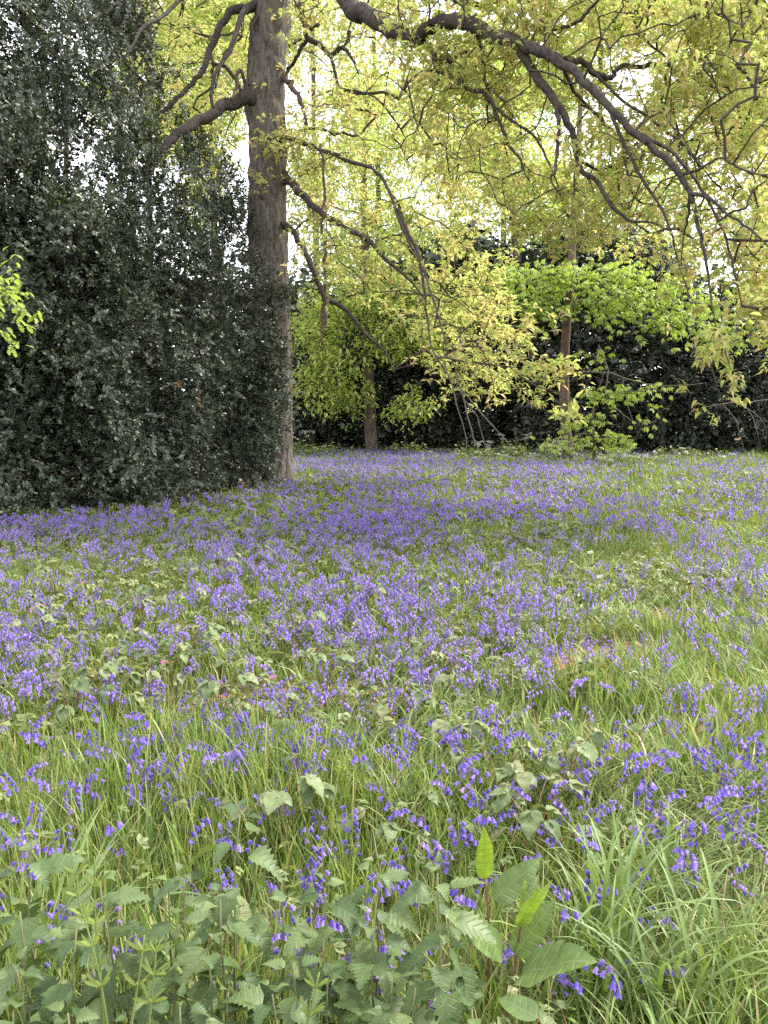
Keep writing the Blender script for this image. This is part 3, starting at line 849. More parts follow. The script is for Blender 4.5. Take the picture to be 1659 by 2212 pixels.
for q, (x0, x1) in enumerate(HX):
    xa, xb = x0 - 35, x1 + 35
    xx = np.linspace(xa, xb, 9)
    poly = [(x, float(hedge_top(x)) + 70 * (2 * (x - (xa + xb) / 2) / (xb - xa)) ** 2 + random.uniform(-15, 15)) for x in xx] + [(xb, 1010), (xa, 1010)]
    y0 = 29.0 if q < 3 else 27.6
    fy = lambda px, py, y0=y0: y0 + 0.5 * np.sin(px * 0.05) * np.sin(py * 0.04) + np.clip(800 - py, 0, 400) * 0.004
    P = volume(poly, fy, lambda px, py, fy=fy: fy(px, py) + 3.0, 800, 310 + q, 0.30, 1.0, 0.5)
    bx = at((x0 + x1) / 2, 960, y0 + 1.2); bx[2] = float(gz(bx[0], bx[1]))
    t = thing('evergreen_shrub', HLAB[q], 'shrub', bx, group='dark shrubs along the back of the meadow')
    EM = Matrix.Translation(-Vector(bx))
    top = at((x0 + x1) / 2, float(hedge_top((x0 + x1) / 2)) + 60, y0 + 1.5)
    sp = np.linspace(bx, top, 14); sp[1:-1] += np.random.default_rng(q).normal(0, .08, (12, 3))
    V, F = tube(sp, np.linspace(.12, .02, 14), 6)
    o = obj('trunk', mesh('trunk', V, F, M['holly_bark']), t); o.matrix_local = EM
    g = grow(sp, P[:160], 0.7, 0.12, 0, 0.006, 0.04, 320 + q)
    o = obj('twig_mass', twig_mesh('twig_mass', g, M['holly_bark'], 3), t); o.matrix_local = EM; o['kind'] = 'stuff'
    rs = np.random.default_rng(330 + q)
    R = rotz(rs.uniform(0, 6.28, len(P))) @ rotx(rs.normal(0, .6, len(P)))
    acc = Acc()
    for k in range(5):
        acc.add(*scatter(HEDT[k], R[k::5], P[k::5], rs.uniform(.8, 1.3, len(P[k::5]))))
    Pb = volume(poly, lambda px, py, fy=fy: fy(px, py) + 1.0, lambda px, py, fy=fy: fy(px, py) + 3.4, 560, 350 + q, 0.22, 1.0)
    Rb = rotz(rs.uniform(0, 6.28, len(Pb))) @ rotx(rs.normal(0, .8, len(Pb)))
    for k in range(4):
        acc.add(*scatter(HBACK[k], Rb[k::4], Pb[k::4], rs.uniform(.8, 1.3, len(Pb[k::4]))))
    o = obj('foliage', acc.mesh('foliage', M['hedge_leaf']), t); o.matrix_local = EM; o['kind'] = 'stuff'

# shaded wood beyond the hedge, one dark mass
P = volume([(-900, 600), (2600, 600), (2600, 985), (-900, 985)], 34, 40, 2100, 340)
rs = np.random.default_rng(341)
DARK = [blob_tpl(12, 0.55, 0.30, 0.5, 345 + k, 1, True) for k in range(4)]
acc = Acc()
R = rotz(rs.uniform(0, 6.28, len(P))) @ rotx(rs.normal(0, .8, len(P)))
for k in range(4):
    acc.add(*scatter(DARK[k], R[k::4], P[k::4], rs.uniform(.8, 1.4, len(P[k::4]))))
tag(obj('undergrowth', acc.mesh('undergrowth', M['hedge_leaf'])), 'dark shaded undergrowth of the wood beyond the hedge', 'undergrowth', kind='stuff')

# ================================================================== trees behind
def far_tree(name, label, stem, blobs, mat, seed, n_att, per, tpls, bark='far_bark', twig='twig', group=None, rmax=0.07, spread=0.28, near=0, flat=1.0):
    P, r, V, F = limb_tube(stem, 9, 5, 0.04, seed, -0.25)
    base = P[0].copy(); base[2] = float(gz(base[0], base[1])); 
    t = thing(name, label, 'tree', base, group=group)
    TM = Matrix.Translation(-Vector(base))
    o = obj('trunk', mesh('trunk', V, F, M[bark]), t); o.matrix_local = TM
    rs = np.random.default_rng(seed)
    A = []
    wt = np.array([b[4] for b in blobs], float); wt /= wt.sum()
    for b, w_ in zip(blobs, wt):
        c = at(b[0], b[1], b[2]); n = max(3, int(n_att * w_))
        u = unit(rs.normal(0, 1, (n, 3))) * (rs.random((n, 1)) ** 0.45)
        sc_ = np.array([b[3][0], b[3][0], b[3][1]]) * b[2] / FPX
        A.append(c + u * sc_)
    A = np.concatenate(A)
    A = A[A[:, 2] > 0.3]
    g = grow(P[2:], A, 0.5, 0.07, 0.03, 0.006, rmax, seed + 1)
    o = obj('twig_mass', twig_mesh('twig_mass', g, M[twig], 4), t); o.matrix_local = TM; o['kind'] = 'stuff'
    sp = spray_points(g, per, 0.9, seed + 2, spread)
    def fn(nm, me, m):
        o = obj(nm, me, t); o.matrix_local = TM @ m
    f = add_sprays(fn, sp, tpls, tpls, [mat, M['catkin']], seed + 3, near, .8, 1.25)
    o = obj('foliage', f, t); o.matrix_local = TM; o['kind'] = 'stuff'
    return t

FART = [blob_tpl(9, 0.185, 0.25, 0.24, 400 + k, .8, True) for k in range(5)]
MIDT = [blob_tpl(8, 0.175, 0.22, 0.17, 420 + k, .8) for k in range(5)]
# palmate sprays of the bright green saplings: flat fans of leaflets
def palm_tpl(seed, nf=3, L=0.15):
    rs = np.random.default_rng(seed); items = []
    for h in range(nf):
        o = rs.normal(0, 0.12, 3); o[2] *= 0.3
        az = rs.uniform(0, 6.28)
        for q in range(5):
            v, f, _ = leaf([(0, 0), (0.6, 0.2), (1, 0)], 0.25, 0.5)
            R = rotz(az + (q - 2) * 0.62) @ roty(rs.uniform(0.1, 0.45))
            items.append(((v * L * (1 - 0.12 * abs(q - 2))) @ R.T + o, f, rs.random(), 0))
    return tpl_join(items)
PALT = [palm_tpl(440 + k, 1, .17) for k in range(5)]

far_tree('young_tree', 'slender brown trunked tree between the oak and the drooping skirt', [(804, 992, 28, 28), (800, 900, 28, 25), (795, 780, 28, 23), (792, 660, 28, 20), (788, 540, 28, 17), (786, 420, 28.3, 14), (790, 300, 28.5, 10), (792, 160, 28.5, 6)],
         [(700, 700, 27.2, (75, 70), 1.2), (760, 640, 27.5, (90, 60), 1.2), (860, 640, 27.5, (70, 60), 1), (690, 830, 26.8, (60, 45), .5), (745, 870, 27, (45, 30), .5), (840, 720, 27, (70, 45), .8), (720, 520, 28, (100, 80), 1.2), (850, 500, 28, (90, 70), .9), (780, 330, 28, (150, 110), 1.4), (930, 640, 27.5, (60, 50), .6), (660, 780, 26.6, (45, 60), .35), (900, 740, 27, (80, 50), .8), (980, 680, 27, (70, 60), .8), (900, 880, 26.6, (60, 16), .4), (720, 780, 26.6, (60, 40), .6)],
         M['wood_leaf'], 500, 560, 3, MIDT, near=60)
far_tree('reddish_tree', 'tree with reddish brown lower trunk and bright green leaves before the hedge', [(1230, 1003, 25, 32), (1225, 960, 25, 25), (1218, 850, 25, 21), (1222, 720, 25, 19), (1228, 640, 25, 18), (1236, 540, 25.2, 17), (1242, 430, 25.4, 16), (1250, 300, 25.6, 12), (1256, 160, 25.6, 7)],
         [(1130, 610, 24.2, (85, 22), 1), (1230, 590, 24, (60, 26), .8), (1330, 600, 24, (90, 26), 1.2), (1180, 655, 24, (70, 20), .8), (1350, 650, 23.8, (100, 24), 1.3), (1430, 690, 23.6, (60, 16), .5), (1300, 690, 23.6, (40, 12), .2), (1560, 720, 23.4, (110, 40), .9), (1070, 590, 24.6, (80, 20), .7), (1040, 640, 24.6, (60, 16), .4), (1440, 630, 24, (90, 16), .7), (1500, 670, 23.8, (80, 16), .6), (1620, 640, 23.6, (70, 22), .5), (1240, 440, 25, (150, 70), .5)],
         M['fresh_leaf'], 520, 330, 6, PALT, 'red_bark', 'pale_twig', near=260, spread=0.17)
far_tree('chestnut_sapling', 'low sapling with fans of bright yellow green leaflets beside the reddish trunk', [(1283, 1000, 23.5, 9), (1284, 960, 23.5, 7), (1280, 900, 23.5, 6), (1290, 850, 23.5, 4), (1300, 820, 23.5, 2)],
         [(1290, 950, 23.2, (85, 14), 1), (1210, 955, 23.2, (50, 10), .5), (1310, 850, 23.2, (80, 14), 1), (1400, 845, 23, (75, 10), .7), (1270, 905, 23.2, (50, 20), .6), (1380, 910, 23.2, (70, 14), .35), (1215, 925, 23.3, (40, 12), .3), (1290, 760, 23.4, (50, 24), .35), (1340, 960, 23, (40, 8), .3)],
         M['fresh_leaf'], 540, 110, 3, [palm_tpl(460 + k, 1, .17) for k in range(5)], 'far_bark', 'pale_twig', near=150, spread=0.12, rmax=.03)
far_tree('leaning_tree', 'brown trunk rising from the dark shrubs between drooping skirt and reddish trunk', [(1150, 940, 30, 20), (1146, 800, 30, 20), (1125, 680, 30, 18), (1118, 560, 30, 17), (1105, 450, 30, 15), (1098, 330, 30, 12), (1095, 180, 30, 8)],
         [(1080, 330, 30, (150, 110), 1), (1160, 440, 30, (110, 70), .7), (1020, 200, 30, (120, 90), .7)], M['wood_leaf'], 560, 260, 4, FART)

BG = [(-140, 40, 'pale'), (130, 44, 'pale'), (330, 36, 'lime'), (470, 42, 'lime'), (690, 37, 'lime'), (830, 46, 'lime'), (1080, 41, 'pale'), (1290, 36, 'lime'), (1480, 43, 'pale'), (1660, 37, 'lime'), (1860, 41, 'pale')]
M['pale_leaf'] = leaf_mat('pale_leaf', [(0, (0.34, 0.47, 0.16)), (0.6, (0.42, 0.53, 0.20)), (1, (0.50, 0.55, 0.24))], 0.6, 0.55, (1.04, 1.03, 0.8))
BLAB = ['far pale green tree beyond the outermost holly', 'pale green tree showing through the thin top of the holly', 'lime green tree above the holly slope', 'lime green tree directly behind the oak limb at its fork',
        'lime green tree behind the oak trunk', 'far lime tree seen through the bent upper oak branch', 'pale green tree above the bright sky gap', 'lime tree behind the reddish tree top', 'pale tree behind the long diagonal oak limb', 'lime tree behind the drooping oak twigs at the picture edge', 'pale green tree past the picture edge']
for q, (px, yd, kd) in enumerate(BG):
    rs = np.random.default_rng(600 + q)
    lean = rs.uniform(-25, 25)
    base_py = 890 + 1.5 / yd * FPX
    stem = [(px, base_py, yd, 20), (px + lean * .3, 700, yd, 16), (px + lean * .6, 450, yd, 12), (px + lean, 200, yd, 9), (px + lean * 1.2, 0, yd, 9), (px + lean * 1.3, -150, yd, 5)]
    bl = []
    for k in range(8):
        bl.append((px + rs.uniform(-130, 130), rs.uniform(-140, 560), yd + rs.uniform(-2.5, 2.5), (rs.uniform(65, 110), rs.uniform(50, 80)), 1))
    # the sky gap beside the skirt stays open
    bl = [b for b in bl if not (900 < b[0] < 1030 and 330 < b[1] < 500)]
    far_tree('woodland_tree', BLAB[q], stem, bl, M['pale_leaf'] if kd == 'pale' else M['wood_leaf'], 610 + 10 * q, 420, 6, FART, group='pale trees behind the meadow', spread=.42)

# ================================================================== bright oak branch reaching in at the picture edge
br0 = at(-260, 560, 8.4)
lb = thing('oak_branch', 'bright green lobed oak leaves reaching in before the dark holly', 'branch', br0)
LM = Matrix.Translation(-Vector(br0))
LP = at(np.array([-260, -120, -30, 20]), np.array([560, 590, 610, 620]), np.array([8.4, 8.3, 8.2, 8.2]))
V, F = tube(smooth_path(LP, 6), np.linspace(.03, .008, 19), 6)
o = obj('limb', mesh('limb', V, F, M['limb_bark']), lb); o.matrix_local = LM
LA = volume([(-120, 520), (30, 540), (75, 570), (60, 600), (60, 620), (95, 690), (60, 700), (40, 760), (-120, 770)], 8.0, 8.5, 62, 700)
g = grow(smooth_path(LP, 6), LA, .15, .05, 0, .0025, .012, 701)
o = obj('twig_mass', twig_mesh('twig_mass', g, M['twig']), lb); o.matrix_local = LM; o['kind'] = 'stuff'
lob = [(0, 0), (.12, .05), (.24, .17), (.32, .10), (.45, .25), (.53, .13), (.66, .25), (.74, .13), (.88, .15), (1, 0)]
lv, lf, ll = leaf(lob, .25, .3)
lme = mesh('leaf', lv * .11, lf, M['fresh_leaf'], np.full(len(lv), .5), True, None, ll)
rs = np.random.default_rng(702)
for p in spray_points(g, 5, .8, 703, .035):
    R = rotz(rs.uniform(0, 6.28)) @ roty(rs.uniform(0.0, .7)) @ rotx(rs.normal(0, .4))
    o = obj('leaf', lme, lb, LM @ M4(R, p, rs.uniform(.7, 1.1)))

# ================================================================== hanging vine and bare twigs
def bare(name, label, cat, paths, mat, z0=None):
    P0 = at(*paths[0][0][:3])
    t = thing(name, label, cat, P0)
    m = Matrix.Translation(-Vector(P0))
    for q, pts in enumerate(paths):
        P, r, V, F = limb_tube(pts, 5, 4, .1, 720 + q, 2.0)
        o = obj('stem', mesh('stem', V, F, M[mat]), t); o.matrix_local = m
bare('hanging_vine', 'brown dry vine hanging straight down between the oak trunk and its lower limbs', 'vine',
     [[(692, 310, 15.0, 5), (697, 350, 15, 6), (699, 430, 15, 5), (696, 500, 15, 6), (702, 560, 15, 6), (697, 640, 15, 7), (694, 700, 15, 5), (697, 745, 15, 3)],
      [(699, 420, 14.95, 3), (706, 500, 14.95, 3), (700, 600, 14.95, 4), (700, 690, 14.95, 3)],
      [(697, 640, 15, 8), (703, 650, 15, 9), (700, 690, 15, 7), (698, 720, 15, 3)]], 'red_bark')
bare('dead_branch', 'bare grey dead twigs fanning down before the black shade near the picture edge', 'branch',
     [[(1700, 860, 26, 2.5), (1620, 868, 26, 2.5), (1560, 872, 26, 2.2), (1515, 882, 26, 1.2)], [(1600, 868, 26, 3), (1625, 900, 26, 2.5), (1640, 950, 26, 1.6)], [(1560, 872, 26, 3), (1590, 910, 26, 2), (1610, 985, 26, 1.4)], [(1600, 870, 26, 2), (1650, 915, 26, 1.5), (1655, 960, 26, 1)]], 'pale_twig')
bare('low_branch', 'long thin bare branch curving across the shade beyond the reddish trunk', 'branch',
     [[(1228, 805, 25, 4.5), (1300, 805, 24.8, 4), (1345, 815, 24.6, 3.5), (1400, 830, 24.4, 3), (1460, 832, 24.2, 2.4), (1520, 828, 24, 1.5)], [(1292, 745, 24.6, 4), (1313, 800, 24.6, 4), (1308, 850, 24.6, 3), (1330, 880, 24.6, 3), (1365, 910, 24.6, 1.5)], [(1345, 815, 24.6, 3), (1352, 860, 24.6, 2), (1372, 925, 24.6, 1.2)]], 'pale_twig')
bare('skirt_twigs', 'bare pale twigs trailing to the grass below the drooping oak limbs', 'branch',
     [[(985, 800, 11.5, 4), (1003, 870, 11.5, 3.4), (1018, 930, 11.4, 3), (1040, 985, 11.3, 2.4), (1062, 1018, 11.3, 1.5)], [(995, 840, 11.6, 4), (1050, 905, 11.5, 3), (1100, 960, 11.4, 2.2), (1118, 1002, 11.4, 1.2)], [(1000, 860, 11.6, 3), (1030, 900, 11.5, 2), (1055, 975, 11.4, 2), (1100, 1010, 11.3, 1)], [(960, 780, 11.7, 4), (985, 870, 11.6, 3), (1008, 950, 11.5, 2), (1000, 985, 11.5, 1)]], 'pale_twig')

# ================================================================== meadow: densities
def band(y0, y1, dens, seed, margin=1.0):
    rs = np.random.default_rng(seed)
    hw = y1 * 0.466 + margin
    n = int((y1 - y0) * 2 * hw * dens)
    y = rs.uniform(y0, y1, n); x = rs.uniform(-hw, hw, n)
    k = np.abs(x) < y * 0.466 + margin
    k &= (np.abs(x) < y * 0.466 + .5) | (rs.random(n) < .62)
    return x[k], y[k]

BARE = [(1330, 1402, .55, .30), (560, 1505, .75, .22), (1430, 1330, .35, .2), (1250, 1440, .4, .2), (820, 1480, .4, .18), (1010, 1395, .3, .15)]
BAREW = [(*at_h(px, py, 0.02)[:2], a, b) for px, py, a, b in BARE]
def bare_keep(x, y):
    """1 in the open, falling to 0 on the trodden bare patches"""
    k = np.ones_like(x)
    for cx, cy_, a, b in BAREW:
        d = ((x - cx) / a) ** 2 + ((y - cy_) / b) ** 2
        k = np.minimum(k, np.clip(d + 0.6 * (fbm(x * 4, y * 4, 33) - .5), 0, 1))
    return k
def clear_holly(x, y):
    px = PW / 2 + FPX * x / np.maximum(y, .1)
    front = np.interp(px, [-600, 0, 250, 430, 560, 600, 640], [10.2, 10.9, 11.8, 13.4, 15.4, 17.5, 40])
    return y < front + 0.1

# ---------------------------------------------------------------- grass
def blades(x, y, k, L, wd, lean0, bend, az, seed):
    N = len(x)
    t = np.linspace(0, 1, k + 1)
    th = lean0[:, None] + bend[:, None] * t[None] ** 1.3
    ds = L[:, None] / k
    dh = np.sin(th) * ds; dv = np.cos(th) * ds
    H = np.concatenate([np.zeros((N, 1)), np.cumsum(dh[:, :-1], 1)], 1)
    Z = np.concatenate([np.zeros((N, 1)), np.cumsum(dv[:, :-1], 1)], 1)
    Z = np.maximum(Z, 0.006)
    cx, sx = np.cos(az)[:, None], np.sin(az)[:, None]
    P = np.stack([x[:, None] + H * cx, y[:, None] + H * sx, gz(x, y)[:, None] - .005 + Z], -1)
    rs = np.random.default_rng(seed)
    tw = az + math.pi / 2 + rs.normal(0, .5, N)
    side = np.stack([np.cos(tw), np.sin(tw), rs.normal(0, .25, N)], -1)
    wt = wd[:, None] * (1 - t[None] ** 2.2) * (0.55 + 0.9 * np.minimum(t * 3, .5))[None]
    A = P[:, :-1] - side[:, None] * wt[:, :-1, None] * .5
    B = P[:, :-1] + side[:, None] * wt[:, :-1, None] * .5
    V = np.concatenate([np.stack([A, B], 2).reshape(N, 2 * k, 3), P[:, -1:]], 1)
    f = []
    for q in range(k - 1):
        f += [(2 * q, 2 * q + 1, 2 * q + 3), (2 * q, 2 * q + 3, 2 * q + 2)]
    f.append((2 * k - 2, 2 * k - 1, 2 * k))
    F = np.array(f)[None] + (np.arange(N) * (2 * k + 1))[:, None, None]
    r = np.repeat(rs.random(N), 2 * k + 1)
    return V.reshape(-1, 3), F.reshape(-1, 3), r

def grass_band(y0, y1, dens, k, wid, seed, margin):
    x, y = band(y0, y1, dens, seed, margin)
    rs = np.random.default_rng(seed + 1)
    keep = (rs.random(len(x)) < bare_keep(x, y) ** 1.5) & clear_holly(x, y)
    clump = fbm(x * 2.2, y * 2.2, 40)
    keep &= rs.random(len(x)) < 0.45 + 1.1 * clump
    x, y = x[keep], y[keep]; clump = clump[keep]; N = len(x)
    px = x / y
    mat = np.clip(fbm(x * 0.8, y * 0.8, 44) * 2.6 - 1.15 + np.clip(px, -.3, .5) * 0.9, 0, 1)    # matted, flattened patches
    L = (0.16 + 0.24 * clump) * rs.uniform(.6, 1.35, N)
    L *= np.interp(y, [1.2, 3.0, 4.5, 9, 14, 25], [.82, .74, .62, .58, .66, .8])
    L *= 1 + .28 * np.exp(-(((x + .75) / .9) ** 2 + ((y - 3.0) / .6) ** 2))     # taller stand behind the nettles
    lean = np.abs(rs.normal(0.12, .16, N)) + mat * 0.55
    bend = np.abs(rs.normal(0.55, .45, N)) + mat * 1.0
    flow = fbm(x * 0.7, y * 0.7, 47) * 12.0
    az = np.where(rs.random(N) < 0.12 + 0.4 * mat, flow + rs.normal(0, .7, N), rs.uniform(0, 6.283, N))
    wd = wid * np.where(rs.random(N) < .18, rs.uniform(1.3, 2.2, N), rs.uniform(.5, 1.3, N))
    return blades(x, y, k, L, wd, lean, bend, az, seed + 2)

acc = Acc()
acc.add(*grass_band(1.15, 3.2, 2500, 5, .0066, 801, 1.7))
acc.add(*grass_band(3.2, 8.0, 1350, 3, .0100, 811, 1.7))
acc.add(*grass_band(8.0, 16.0, 410, 2, .018, 821, 1.8))
acc.add(*grass_band(16.0, 30.0, 210, 2, .029, 831, 1.8))
grass = obj('grass', acc.mesh('grass', M['grass']))
tag(grass, 'meadow grass, upright and matted, covering the ground', 'grass', kind='stuff')

# ---------------------------------------------------------------- low broad leaved cover
def cover(y0, y1, dens, L, seed):
    x, y = band(y0, y1, dens, seed)
    rs = np.random.default_rng(seed)
    px = x / y
    f = fbm(x * .9, y * .9, 52) + np.clip(-px * .5, -.2, .15) + np.where((y > 5), .05, 0)
    k = (f > .44) & clear_holly(x, y) & (rs.random(len(x)) < bare_keep(x, y))
    x, y = x[k], y[k]; N = len(x)
    tp = []
    for q in range(4):
        it = []
        for a in (-.9, 0, .9):
            v = np.array([(0, 0, 0), (.45, .36, .10), (1, 0, -.2), (.45, -.36, .10)]); ff = np.array([(0, 2, 1), (0, 3, 2)])
            it.append((v @ rotz(a).T, ff, rs.random(), 0))
        tp.append(tpl_join(it))
    T = np.stack([x, y, gz(x, y) + rs.uniform(.03, .21, N)], -1)
    R = rotz(rs.uniform(0, 6.28, N)) @ roty(rs.normal(.15, .3, N)) @ rotx(rs.normal(0, .3, N))
    s = L * rs.uniform(.6, 1.3, N)
    for q in range(4):
        acc.add(*scatter(tp[q], R[q::4], T[q::4], s[q::4]))
acc = Acc()
cover(1.6, 3.4, 130, .034, 840)
cover(3.4, 9.0, 260, .05, 841)
cover(9.0, 20.0, 150, .07, 842)
rs = np.random.default_rng(845)
n = 1500
px = rs.uniform(600, 1900, n); yb = rs.uniform(25.5, 28.3, n) - np.where(px > 960, 1.4, 0); k = rs.random(n) < 1.6 * fbm(px * .012, yb * .3, 77) - .25
px, yb = px[k], yb[k]; x = (px - PW / 2) / FPX * yb; n = len(x)
T = np.stack([x, yb, gz(x, yb) + rs.uniform(.05, .75, n) * fbm(px * .02, yb * .5, 78)], -1)
acc.add(*scatter(blob_tpl(9, .13, .3, .12, 846, 1, True), rotz(rs.uniform(0, 6.28, n)), T, rs.uniform(.7, 1.3, n)))
tag(obj('ground_cover', acc.mesh('ground_cover', M['cover_leaf'])), 'low leafy bramble and herb cover among the bluebells', 'ground cover', kind='stuff')

# leaf litter at the foot of the holly
n = 1500
rs = np.random.default_rng(850)
px = rs.uniform(-300, 640, n)
yb = np.interp(px, [-600, 0, 250, 430, 560, 640], [10.2, 10.9, 11.8, 13.4, 15.4, 16.6]) + rs.uniform(-.35, 1.2, n)
x = (px - PW / 2) / FPX * yb
T = np.stack([x, yb, gz(x, yb) + rs.uniform(.005, .04, n)], -1)
v, f, _ = leaf([(0, 0), (.5, .3), (1, 0)], .3, .3)
tp = dict(v=v, f=f, rnd=np.full(len(v), .5), m=np.zeros(len(f), int))
a = scatter(tp, rotz(rs.uniform(0, 6.28, n)) @ rotx(rs.normal(0, .5, n)), T, rs.uniform(.05, .1, n))
n2 = 500
k_ = rs.integers(0, len(BAREW), n2)
bx = np.array(BAREW)[k_]
x = bx[:, 0] + rs.normal(0, .45, n2) * bx[:, 2]; y = bx[:, 1] + rs.normal(0, .45, n2) * bx[:, 3]
T = np.stack([x, y, gz(x, y) + rs.uniform(.004, .02, n2)], -1)
b = scatter(tp, rotz(rs.uniform(0, 6.28, n2)) @ rotx(rs.normal(0, .4, n2)), T, rs.uniform(.03, .06, n2))
n3 = 500
th = rs.uniform(0, 6.28, n3); rr = .4 + np.abs(rs.normal(0, .8, n3))
x = OAKB[0] + rr * np.cos(th); y = OAKB[1] + rr * np.sin(th)
c = scatter(tp, rotz(rs.uniform(0, 6.28, n3)) @ rotx(rs.normal(0, .5, n3)), np.stack([x, y, gz(x, y) + rs.uniform(.005, .05, n3)], -1), rs.uniform(.06, .11, n3))
acc = Acc(); acc.add(*a); acc.add(*b); acc.add(*c)
tag(obj('litter', acc.mesh('litter', M['dead_leaf'])), 'dry brown leaf litter at the foot of the holly and on bare patches', 'leaf litter', kind='stuff')

# ---------------------------------------------------------------- bluebells
def bell_density(x, y):
    s = x / y
    d = np.interp(y, [1.2, 2.0, 2.8, 3.6, 5, 7, 10, 14, 20, 27, 29], [18, 42, 88, 125, 140, 112, 54, 30, 34, 40, 0])
    right = np.clip((s - 0.08) / 0.30, 0, 1)
    d = d * (1 - right * np.interp(y, [3, 5, 9, 30], [0.0, .35, .58, .72]))
    d *= np.where((y > 22) & (s > .09), .35, 1)
    patch = fbm(x * np.interp(y, [2, 8, 20], [1.5, .9, .5]), y * np.interp(y, [2, 8, 20], [1.5, .9, .5]), 61)
    d = d * np.clip((patch - .16) * 2.4, 0.16, 1.25)
    front = np.interp(PW / 2 + FPX * s, [-600, 0, 250, 430, 560, 600, 630], [10.2, 10.9, 11.8, 13.4, 15.4, 17.5, 60])
    d = d * np.clip((front - y - .25) / 1.3, 0.03, 1)                  # thin under the holly
    d = d * np.clip((np.hypot(x - OAKB[0], y - OAKB[1]) - .5) / 1.3, 0, 1)  # and round the oak foot
    return d * np.clip(bare_keep(x, y), .12, 1) * clear_holly(x, y)

def bell_spots(y0, y1, dmax, seed, margin=1.0):
    x, y = band(y0, y1, dmax, seed, margin)
    rs = np.random.default_rng(seed + 1)
    k = rs.random(len(x)) * dmax < bell_density(x, y)
    return x[k], y[k]

def stem_curve(h, nod, seed, n=9):
    """upright stalk arching over to +x near the top"""
    rs = np.random.default_rng(seed)
    t = np.linspace(0, 1, n)
    th = 0.05 + 0.14 * t + nod * np.clip((t - .6) / .4, 0, 1) ** 1.1
    ds = h / (n - 1)
    x = np.concatenate([[0], np.cumsum(np.sin(th[:-1]) * ds)]); z = np.concatenate([[0], np.cumsum(np.cos(th[:-1]) * ds)])
    return np.stack([x, .01 * np.sin(t * 3 + seed), z], -1)

def bell_shape():
    v, f = [], []
    a6 = [k * math.pi / 3 for k in range(6)]
    def ring(r, z, off=0.0):
        b = len(v)
        for a_ in a6: v.append((r * math.cos(a_ + off), r * math.sin(a_ + off), z))
        return b
    r0 = ring(.0025, -.004); r1 = ring(.0068, -.0085); r2 = ring(.0075, -.019)
    nt_ = ring(.0078, -.021, math.pi / 6); tp_ = ring(.0145, -.0245)
    for A, B in ((r0, r1), (r1, r2)):
        for k in range(6):
            n = (k + 1) % 6
            f += [(A + k, A + n, B + n), (A + k, B + n, B + k)]
    for k in range(6):
        n = (k + 1) % 6
        f += [(r2 + k, r2 + n, nt_ + k), (r2 + k, nt_ + k, tp_ + k), (r2 + n, tp_ + n, nt_ + k)]
    v += [(-.001, 0, .004), (.001, 0, .004), (0, 0, -.005)]
    b = len(v) - 3
    f += [(b, b + 1, b + 2)]
    return np.array(v), np.array(f)
bv, bf = bell_shape()
BELL = mesh('bell', bv * .78, bf, M['bell'], np.full(len(bv), .3), True)

BB = []
for k in range(6):
    h = [.27, .31, .34, .25, .30, .37][k]
    C = stem_curve(h, [1.6, 1.25, 1.9, 1.1, 1.5, 1.75][k], k)
    V, F = tube(C, np.linspace(.0026, .0012, len(C)), 5)
    sm = mesh('stem', V, F, M['flower_stem'], np.full(len(V), .5))
    nb = [6, 8, 9, 5, 7, 10][k]
    rs = np.random.default_rng(900 + k)
    bells = []
    for q in range(nb):
        t = .70 + .30 * (q + .5) / nb
        fi = t * (len(C) - 1); i0 = min(int(fi), len(C) - 2)
        p = C[i0] + (C[i0 + 1] - C[i0]) * (fi - i0)
        side = (1 if q % 2 else -1)
        off = np.array([.008 + .008 * rs.random(), side * (.008 + .012 * rs.random()), -.004])
        R = rotz(side * rs.uniform(.4, 1.1)) @ roty(-rs.uniform(.25, .75)) @ rotz(rs.uniform(0, 6))
        sc_ = rs.uniform(.95, 1.25) * (1 - .3 * (q / nb) ** 2)
        bells.append((R, p + off, sc_))
    BB.append((sm, bells, C, h))

x, y = bell_spots(1.35, 5.2, 190, 910, 1.5)
z = gz(x, y) + .28
u, v_ = proj(np.stack([x, y, z], -1))
vis = (u > 5) & (u < PW - 5) & (v_ < PH - 10)
d = np.where(vis, y, 99)
od = np.argsort(d)
near_i = od[:300]
rs = np.random.default_rng(911)
LAND = [((500, 1990), 'among the middle nettles'), ((200, 2010), 'among the outer nettles and cleavers'), ((800, 2020), 'among the nettles nearest the dock'), ((1110, 2000), 'close around the dock'), ((1320, 1900), 'by the tallest arching grass tuft'),
        ((1450, 2080), 'between the bottom grass tufts'), ((1600, 2000), 'at the picture edge beyond the loose grass tuft'), ((500, 1735), 'around the tallest nettle tip'), ((80, 1800), 'at the picture edge behind the outer nettles'), ((270, 1720), 'in the tall upright grass behind the outer nettles'),
        ((620, 1650), 'around the bramble with drooping ribbed leaves'), ((840, 1690), 'near the yellowish bramble sprig'), ((1080, 1730), 'just behind the glowing young dock leaf'), ((1170, 1700), 'by the bramble sprig with three pale leaves'), ((1400, 1700), 'in matted grass behind the tallest tuft'),
        ((1600, 1750), 'in matted grass at the picture edge'), ((1120, 1600), 'by the bramble with flattened leaves'), ((1300, 1580), 'in trampled grass beyond the dark hollow'), ((1550, 1580), 'in the far matted grass at the edge'), ((900, 1580), 'in the open grass beyond the yellowish sprig'), ((380, 1600), 'in the grass before the bare pinkish patch'), ((120, 1600), 'at the picture edge before the bare pinkish patch')]
def landmark(px, py):
    d_ = [(px - a) ** 2 + (py - b) ** 2 * 1.5 for (a, b), _ in LAND]
    return LAND[int(np.argmin(d_))][1]
